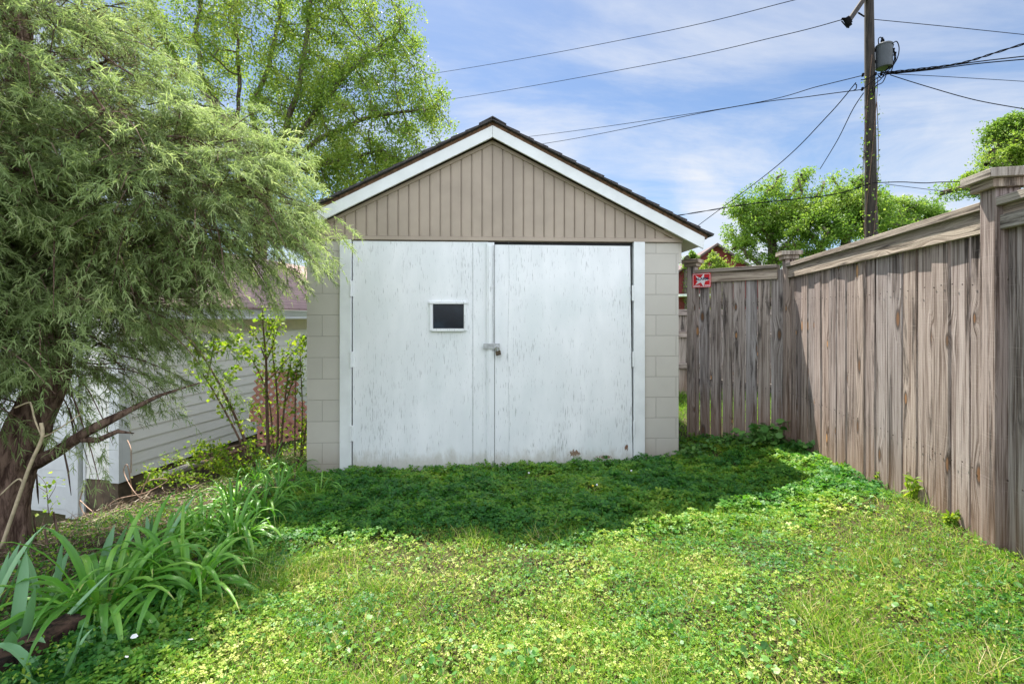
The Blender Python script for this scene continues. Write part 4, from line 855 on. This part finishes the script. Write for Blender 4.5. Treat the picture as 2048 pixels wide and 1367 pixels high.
# edging timber
A_ = Vector(gp(40, 1366)); E_ = Vector(gp(178, 1290)); A_.z += .045; E_.z += .045; t = thing('edging_timber', 'dark rotting timber edging the bed at the lower left', 'timber', A_); b = MB(); d_ = (E_ - A_); d_.z += .02
b.slab(Vector((0, 0, -.04)) - d_ * .4, d_ * 1.4, Vector((d_.y, -d_.x, 0)).normalized() * -.10, (0, 0, .10)); b.build('log', m_bark('rotten_dark_wood', (.012, .009, .008), (.085, .05, .035), (1, 1, 1), 22, .9), t, bevel=.012)

# ---------------------------------------------------------------- saplings and stems
ML_SAP = m_leaf('sunlit_young_leaf', [(0, (.10, .19, .02)), (.5, (.18, .29, .03)), (1, (.30, .36, .05))], (1.6, 1.6, .7), .5)
def stems(name, label, cat, y0, lines, nl, lsz, leafspan=(.35, 1), group=None):
    """lines: (list of (px,py[,dy]), r0)"""
    fb = P(*lines[0][0][0][:2], y0); t = thing(name, label, cat, fb, 0, group); b = MB(); pts_all = []
    for pl, r0 in lines:
        pp = [P(p[0], p[1], y0 + (p[2] if len(p) > 2 else 0)) - fb for p in pl]; cc_ = curve(pp, 6); n = len(cc_)
        b.tube(cc_, [r0 * (1 - .75 * i / n) for i in range(n)], 6); pts_all += [(cc_[i], r0) for i in range(n) if leafspan[0] <= i / n <= leafspan[1]]
    b.build('stem', M_TWIG, t, smooth=True)
    k = rng.integers(0, len(pts_all), nl); base = np.array([pts_all[i][0] for i in k]) + rng.normal(size=(nl, 3)) * .035
    V, Fc = leaves(base, lsz * (.5 + .8 * rng.random(nl)), .5, .2, .75); mesh_np('foliage', V, Fc, ML_SAP, t, rnd=rng.random(nl)); return t
stems('sapling', 'leaning two stemmed sapling with bright leaves in front of the white siding', 'sapling', 4.7,
      [([(510, 935), (478, 850), (440, 770), (398, 700), (385, 690)], .016), ([(500, 925), (470, 860), (432, 790), (400, 740), (388, 728)], .012), ([(415, 755), (425, 705), (428, 680)], .008), ([(398, 720), (395, 700), (392, 680)], .006), ([(425, 708), (450, 695), (480, 668)], .006), ([(436, 785), (455, 760), (470, 735)], .005), ([(470, 850), (455, 800), (500, 870)], .003)], 620, .05)
stems('sapling', 'tallest upright sapling stem rising to the eave, trimmed twigs, before the lattice', 'sapling', 5.0,
      [([(538, 935), (535, 860), (533, 780), (532, 720), (527, 660), (525, 620)], .020), ([(533, 725), (520, 690), (505, 660)], .008), ([(533, 720), (545, 690), (560, 642)], .008), ([(530, 690), (540, 670), (545, 640)], .006), ([(534, 735), (505, 712), (480, 700)], .005), ([(536, 760), (560, 735), (590, 700), (612, 675)], .006)], 420, .046)
stems('sapling', 'clump of several thin brown stems against the block wall corner', 'sapling', 5.2,
      [([(552, 930), (556, 850), (552, 760), (545, 700), (550, 640)], .014), ([(560, 930), (566, 840), (575, 760), (582, 728)], .014), ([(548, 925), (538, 800), (505, 720), (480, 690)], .009), ([(590, 925), (590, 840), (592, 760), (596, 740)], .010), ([(600, 925), (605, 830), (600, 700), (603, 680)], .008), ([(573, 800), (590, 745), (600, 720)], .007), ([(553, 760), (570, 720), (585, 680)], .006), ([(600, 930), (610, 870), (615, 835)], .012), ([(545, 890), (520, 830), (500, 800)], .006)], 900, .046, (.1, 1))
stems('shrub', 'low sprawling shrub with yellow green leaves over the planks', 'shrub', 4.5,
      [([(500, 985), (450, 940), (400, 925), (330, 915)], .007), ([(480, 990), (420, 960), (350, 950), (300, 940)], .006), ([(520, 960), (470, 915), (430, 895), (400, 890)], .006), ([(480, 970), (440, 930), (380, 900)], .005), ([(430, 985), (370, 960), (290, 960)], .005), ([(560, 960), (520, 920), (500, 890)], .006), ([(540, 960), (480, 940), (440, 910)], .006)], 1900, .036, (.05, 1))
stems('seedling', 'thin dark leaved seedling in front of the white overhead door', 'seedling', 3.6, [([(97, 1030), (94, 985), (90, 965), (75, 948)], .003), ([(95, 1000), (110, 975), (112, 962)], .0025), ([(95, 985), (80, 975), (70, 972)], .002), ([(97, 1030), (104, 1010), (116, 1000)], .002)], 42, .034, (.1, 1))
# dead stalk against the trunk
t = thing('dead_stalk', 'long pale dry stalk leaning on the shaggy trunk', 'stalk', P(2, 1095, 2.35)); b = MB()
for pl, r_ in (([(2, 1095), (35, 1000), (60, 930), (84, 875), (82, 845)], .008), ([(82, 875), (110, 862), (160, 828)], .003), ([(84, 872), (70, 840), (62, 808), (55, 805), (30, 815)], .004), ([(46, 965), (35, 958), (0, 990)], .004)):
    o_ = P(2, 1095, 2.35); b.tube(curve([P(x, y, 2.35) - o_ for x, y in pl], 5), r_, 6)
b.build('stalk', m_plain('dry_straw', (.42, .34, .22), .8, 0, .2, 30), t, smooth=True)
M_STRAW = m_leaf('dry_stick', [(0, (.07, .045, .03)), (.5, (.18, .125, .085)), (1, (.42, .33, .22))], (1, 1, 1), .1)
# long bare runners over the litter
t = thing('bare_vine', 'bare pinkish runners looping above the brush before the brown foundation', 'vine', P(330, 1020, 3.6)); o_ = P(330, 1020, 3.6); b = MB()
for pl in ([(190, 1040), (230, 1000), (290, 985), (335, 960), (300, 960), (262, 990)], [(265, 985), (255, 930), (248, 945), (270, 985), (300, 1010)], [(160, 1000), (200, 1028), (260, 1010), (300, 995)], [(262, 945), (262, 900), (255, 880)], [(180, 1045), (160, 1010), (165, 980)], [(300, 945), (280, 1000), (320, 1000), (360, 985)]):
    b.tube(curve([P(x, y, 3.6 + random.uniform(-.1, .1)) - o_ for x, y in pl], 6), .0035, 5)
b.build('runner', m_plain('pinkish_twig', (.38, .25, .18), .8, 0, .2, 30), t, smooth=True)

# ---------------------------------------------------------------- mass vegetation (stuff)
def ribbons(Pn, d, ln, wd, bend=.4, seg=2, grav=-1):
    n = len(Pn); s = unit(np.cross(d, rng.normal(size=(n, 3)))); pts = [Pn]; dd = d.copy(); ln = np.asarray(ln).reshape(-1, 1)
    for i in range(seg): pts.append(pts[-1] + dd * ln / seg); dd = unit(dd + np.array([0, 0, grav * bend]) + rng.normal(size=dd.shape) * .1)
    V = np.stack([p_ + s * (sg * wd * (1 - .8 * i / seg) / 2) for i, p_ in enumerate(pts) for sg in (-1, 1)], 1); m_ = np.arange(n)[:, None, None] * (2 * seg + 2)
    return V.reshape(-1, 3), (m_ + np.array([[2 * i, 2 * i + 1, 2 * i + 3, 2 * i + 2] for i in range(seg)])[None]).reshape(-1, 4)
lim_l = lambda y: -1.62 - .14 * np.clip(y - 2, 0, 3)         # left limit of the lawn proper
def scatter(n, x0, x1, y0, y1, f=None, near=True):
    u = rng.random(n); y = y0 * (y1 / y0) ** u if near else y0 + (y1 - y0) * u
    x = x0 + (x1 - x0) * rng.random(n)
    k = np.ones(n, bool) if f is None else f(x, y)
    # garage footprint and fence lines
    gxl = (x + .19) * math.cos(R(3)) + (y - 4.53) * math.sin(R(3)); gyl = -(x + .19) * math.sin(R(3)) + (y - 4.53) * math.cos(R(3))
    k &= ~((gxl > WL - .0) & (gxl < WR + .0) & (gyl > -.02) & (gyl < 6.1))
    return x[k], y[k]
def inyard(x, y):
    fx = 2.70 + (y - 4.534) * (2.186 - 2.70) / (2.149 - 4.534)
    return (x < fx - .015) & (x > lim_l(y) + .25 * (vnoise(x, y, 3) - .5)) & ~((y > 4.534 - (x - 2.7) * .84 - .02) & (x > 1.75)) & (np.abs(x) < 1.15 * y + .2)
def patch(x, y): return vnoise(x, y, 2.2, 3) * .6 + vnoise(x, y, 6.5, 4) * .4
shade = lambda x, y: sstep(2.6, 3.1, y + .25 * np.maximum(-x, 0) * 0)
# clover leaflets
x, y = scatter(165000, -2.9, 2.75, 1.35, 5.3, inyard); pt = patch(x, y); lush_shade = np.clip(sstep(2.4, 3.1, y) + sstep(-.9, -1.6, x) + .0, 0, 1)  # mask for denser, larger clover; it also carries the painted shade
keep = rng.random(len(x)) < np.clip(.45 + .55 * lush_shade + (pt - .5) * 2.0, .2, 1); x, y, pt, lush_shade = x[keep], y[keep], pt[keep], lush_shade[keep]; n = len(x)
hgt = (.010 + .05 * rng.random(n) * (.45 + .6 * lush_shade) * (.5 + pt)) * (.4 + 1.2 * vnoise(x, y, 8, 6)); cl_ = np.stack([x, y, gh(x, y) + hgt], 1)
a0 = rng.random(n) * 6.283; tl = rng.normal(size=(n, 3)) * .42 + [0, 0, 1]; tl = unit(tl); sz = (.0052 + .0085 * rng.random(n) ** 1.8) * (.8 + 1.3 * lush_shade)
VV = []; RN = []; tone = np.clip((.06 + .8 * rng.random(n) ** .9 + .9 * (vnoise(x, y, 3.1, 44) - .5) + .5 * (vnoise(x, y, 11, 45) - .5)) * (1 - .35 * lush_shade), 0, 1)  # tone lowered for lusher growth and for shade put into the colour
for k in range(3):
    a = a0 + k * 2.094; d = np.stack([np.cos(a), np.sin(a), rng.normal(size=n) * .15 - .1], 1); d = unit(d - tl * (d * tl).sum(1, keepdims=True) * .9); s = unit(np.cross(tl, d)); S = sz[:, None]
    VV.append(np.stack([cl_, cl_ + d * S * .75 + s * S * .52, cl_ + d * S * 1.08, cl_ + d * S * .75 - s * S * .52], 1)); RN.append(tone)
V = np.concatenate(VV).reshape(-1, 3); RN = np.concatenate(RN)
ML_CLO = m_leaf('clover_leaf', [(0, (.035, .15, .028)), (.3, (.08, .24, .028)), (.6, (.18, .33, .03)), (.85, (.32, .42, .055)), (1, (.46, .49, .14))], (1.2, 1.25, .6), .42, .5, .35)
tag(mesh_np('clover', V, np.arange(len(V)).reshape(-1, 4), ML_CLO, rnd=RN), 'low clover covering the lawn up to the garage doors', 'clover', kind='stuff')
# grass blades
x, y = scatter(160000, -2.9, 2.75, 1.35, 5.3, inyard); pt = patch(x + 3.3, y + 1.7); lush_shade = sstep(2.6, 3.1, y)
keep = rng.random(len(x)) < np.clip(.75 - .35 * lush_shade + (pt - .5) * 2.4, .1, 1); x, y, pt, lush_shade = x[keep], y[keep], pt[keep], lush_shade[keep]; n = len(x)
d = rng.normal(size=(n, 3)) * .55; d[:, 2] = 1; tall = (vnoise(x, y, 4.2, 8) > .72); V, Fq = ribbons(np.stack([x, y, gh(x, y) - .003], 1), unit(d), (.02 + .045 * rng.random(n)) * (1 + .9 * tall), .0032, .45)
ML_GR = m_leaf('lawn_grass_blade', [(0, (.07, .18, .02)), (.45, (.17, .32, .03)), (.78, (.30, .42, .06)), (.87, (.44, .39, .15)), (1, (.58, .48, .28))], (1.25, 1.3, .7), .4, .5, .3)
tag(mesh_np('lawn_grass', V, Fq, ML_GR, rnd=np.repeat(np.clip(rng.random(n) * (1.05 - .3 * lush_shade), 0, 1), 2)), 'short yellow green grass mixed with dry blades', 'grass', kind='stuff')  # greener, darker blades over the shaded strip, shade put into the tone
# small weeds: tiny leaves everywhere low, and dry thatch
x, y = scatter(70000, -2.9, 2.75, 1.35, 4.6, inyard); n = len(x); V, Fc = leaves(np.stack([x, y, gh(x, y) + .004 + .02 * rng.random(n)], 1), .008 + .009 * rng.random(n), .9, 0, .6)
tag(mesh_np('small_weeds', V, Fc, ML_GR, rnd=np.clip(rng.random(n) * .9, 0, 1)), 'tiny leaved weeds and thatch between the clover', 'weeds', kind='stuff')
# broad round violet-like leaves along wall, fence corner and bed edge
def broad(x, y, h, sz, tone):
    n = len(x); c0 = np.stack([x, y, gh(x, y) + h], 1); tl = unit(rng.normal(size=(n, 3)) * .5 + [0, -.1, 1]); a = rng.random(n) * 6.283; d = np.stack([np.cos(a), np.sin(a), 0 * a], 1); d = unit(d - tl * (d * tl).sum(1, keepdims=True)); s = np.cross(tl, d)
    ang = [0, .8, 1.6, 2.5, 3.14 + .0, 3.78, 4.68, 5.48]; rr_ = [1.1, 1.0, .95, .95, .55, .95, .95, 1.0]
    V = np.stack([c0 + (d * math.cos(t) * q_ + s * math.sin(t) * q_) * sz[:, None] + tl * (.12 * sz[:, None] * (abs(math.sin(t)))) for t, q_ in zip(ang, rr_)], 1)
    return V.reshape(-1, 3), np.arange(n * 8).reshape(-1, 8)
xs, ys, hs, ss = [], [], [], []
def add(n, cx, cy, sx, sy, h0, h1, s0, s1):
    a = cx + rng.normal(size=n) * sx; b_ = cy + rng.normal(size=n) * sy; k = inyard(a, b_); gl = (-(a + .19) * math.sin(R(3)) + (b_ - 4.53) * math.cos(R(3))) < -.03; k &= gl | (a > 1.7); a, b_ = a[k], b_[k]; m_ = len(a)
    xs.append(a); ys.append(b_); hs.append(h0 + (h1 - h0) * rng.random(m_)); ss.append(s0 + (s1 - s0) * rng.random(m_))
for i in range(26): add(26, -1.6 + i * .13, 4.38 + i * .006, .09, .07, .01, .035 + .04 * random.random(), .009, .020)
for i in range(70): add(9, random.uniform(-1.9, 2.3), random.uniform(1.45, 4.2), .06, .06, .015, .04, .007, .015)
for i in range(12): add(22, 1.75 + i * .075, 4.66 - i * .012, .08, .09, .03, .12, .012, .024)
for i in range(10): xs.append(np.array([1.62 + i * .02 + random.gauss(0, .03) for _ in range(12)])); ys.append(np.array([4.50 + random.gauss(0, .03) for _ in range(12)])); hs.append(rng.random(12) * .12); ss.append(.012 + rng.random(12) * .012)
for (cx_, cy_, k, q_) in ((.06, 1.58, 34, .022), (-.25, 1.62, 20, .018), (.62, 1.75, 16, .016), (.85, 1.60, 22, .02), (-.7, 1.75, 18, .017), (-.05, 2.35, 14, .014), (1.5, 2.0, 18, .016)): xs.append(cx_ + rng.normal(size=k) * .07); ys.append(cy_ + rng.normal(size=k) * .05); hs.append(.025 + .03 * rng.random(k)); ss.append(q_ * (.4 + .4 * rng.random(k)))
k = 90; xs.append(2.42 + rng.normal(size=k) * .12); ys.append(4.55 - rng.random(k) * .25); hs.append(.03 + .19 * rng.random(k)); ss.append(.025 + .022 * rng.random(k))
k = 60; xs.append(2.6 + rng.normal(size=k) * .05); ys.append(4.3 - rng.random(k) * .5); hs.append(.02 + .1 * rng.random(k)); ss.append(.02 + .018 * rng.random(k))
x, y, h, s_ = map(np.concatenate, (xs, ys, hs, ss)); V, Fc = broad(x, y, h, s_, None)
ML_VIO = m_leaf('broad_round_leaf', [(0, (.04, .14, .025)), (.5, (.08, .20, .035)), (1, (.16, .30, .07))], (1.2, 1.3, .6), .25, .45, .35)
tag(mesh_np('ground_ivy', V, Fc, ML_VIO, rnd=rng.random(len(x))), 'round leaved ground ivy and violets along wall and fence corner', 'ground ivy', kind='stuff')
# bed and litter on the left: brown sticks, leaves
def inbed(x, y): return (x < lim_l(y) + .15) & (x > -5.3) & (np.abs(x) < 1.16 * y + .3)
x, y = scatter(34000, -5.2, -1.5, 1.35, 6.2, inbed); n = len(x); d = rng.normal(size=(n, 3)); d[:, 2] = np.abs(d[:, 2]) * .25 + .03; hp = np.exp(-((x + 2.9) ** 2 / .5 + (y - 3.7) ** 2 / .7)) * .16
V, Fq = ribbons(np.stack([x, y, gh(x, y) + hp * rng.random(n)], 1), unit(d), .03 + .13 * rng.random(n) ** 2, .0045, .12)
tag(mesh_np('brush_litter', V, Fq, M_STRAW, rnd=np.repeat(rng.random(n), 2)), 'dry sticks and litter heaped under the evergreen', 'litter', kind='stuff')
x, y = scatter(60000, -5.2, -1.5, 1.35, 7.5, inbed); n = len(x); pt = vnoise(x, y, 2.6, 12); keep = rng.random(n) < np.clip((pt - .3) * 2.2 + .9 * (x > -2.75), .12, 1); x, y = x[keep], y[keep]; n = len(x)
V, Fc = leaves(np.stack([x, y, gh(x, y) + .01 + .10 * rng.random(n)], 1), .010 + .013 * rng.random(n), .7, 0, .7)
tag(mesh_np('bed_weeds', V, Fc, ML_CLO, rnd=rng.random(n) * .8), 'small green weeds between the bed plants', 'weeds', kind='stuff')
# grass beyond, in the slot and behind the fences
x, y = scatter(26000, 1.4, 5.5, 4.7, 12, lambda x, y: (y > 5.3) | (x < 2.0), False); n = len(x); d = rng.normal(size=(n, 3)) * .5; d[:, 2] = 1; V, Fq = ribbons(np.stack([x, y, gh(x, y)], 1), unit(d), .06 + .08 * rng.random(n), .008, .4)
tag(mesh_np('grass_behind_fence', V, Fq, ML_GR, rnd=np.repeat(rng.random(n) * .7, 2)), 'sunlit grass behind the fence and garage', 'grass', kind='stuff')

# single weeds along the fence foot
def weed(label, px, py, n, h, sz, seed):
    v = gp(px, py); rg = random.Random(seed); b = MB(); pts = []
    t = thing('weed', label, 'weed', v, 0, 'weeds at the foot of the long fence')
    for i in range(n):
        a = rg.uniform(0, 6.28); l = h * rg.uniform(.5, 1.1); pp = [Vector((0, 0, -.01)), Vector((math.cos(a) * l * .15, math.sin(a) * l * .15, l * .5)), Vector((math.cos(a) * l * .35, math.sin(a) * l * .35, l))]; cc_ = curve(pp, 5); b.tube(cc_, .0022, 5); pts += [c for c in cc_[2:] for _ in range(2)]
    b.build('stem', ML_SAP, t); base = np.array([tuple(p) for p in pts]); V, Fc = leaves(base, sz * (.5 + .7 * rng.random(len(base))), .5, .1, .5); mesh_np('foliage', V, Fc, ML_SAP, t, rnd=rng.random(len(base)))
weed('tall pale weed standing before the sunlit boards, halfway to the near post', 1828, 1005, 5, .16, .05, 1); weed('leafy weed at the foot of the near fence post', 1900, 1050, 6, .07, .035, 2)
weed('small weed where the shadow ends at the fence', 1680, 950, 6, .09, .035, 3); weed('weed sprig beside the right door jamb', 1272, 905, 3, .14, .03, 4); weed('weed against the boards between the shadow edge and the tall weed', 1755, 975, 5, .1, .035, 5)
# white petals and dandelions
M_PET = m_plain('white_petal', (.8, .8, .8), .6); M_YEL = m_plain('dandelion_yellow', (.75, .55, .03), .7)
for lab, px, py, s in (('white petal lying on the clover by the timber end', 205, 1289, .010), ('larger white petal right of the timber end', 273, 1308, .012), ('white petal farthest from the timber on the shaded clover', 385, 1315, .009), ('tiny white petal near the bottom edge', 258, 1352, .007)):
    v = ground_at(px, py); b = MB(); k = 8; ring = [(math.cos(i / k * 6.283) * s * (1.2 if i % 3 else .8), math.sin(i / k * 6.283) * s * .8, .006 * math.cos(i * 1.7)) for i in range(k)]
    b.poly([(x_, y_, 0) for x_, y_, z_ in ring], (0, 0, .0015)); o = b.build('petal', M_PET); o.location = (v.x, v.y - .01, v.z + .075); o.rotation_euler = (R(25), R(10), random.random() * 3); tag(o, lab, 'petal', 'fallen white petals')
for lab, px, py, hd in (('white dandelion clock in the shaded clover', 1193, 993, M_PET), ('yellow dandelion next to the dandelion clock', 1185, 995, M_YEL), ('small white clover flower before the right door', 1262, 962, M_PET), ('small white flower below the padlock', 1057, 966, M_PET)):
    v = ground_at(px, py); t = thing('flower', lab, 'flower', v); b = MB(); b.tube([(0, 0, 0), (.003, 0, .085)], .0015, 5); b.build('stem', ML_SAP, t); b = MB(); rr0 = .008 if hd is M_PET else .008
    b.lathe([(rr0 * math.sin(a) + .0002, rr0 * (1 - math.cos(a))) for a in np.linspace(0.1, 3.0, 7)], (.003, 0, .082), 10); b.build('flower_head', hd, t, smooth=True)
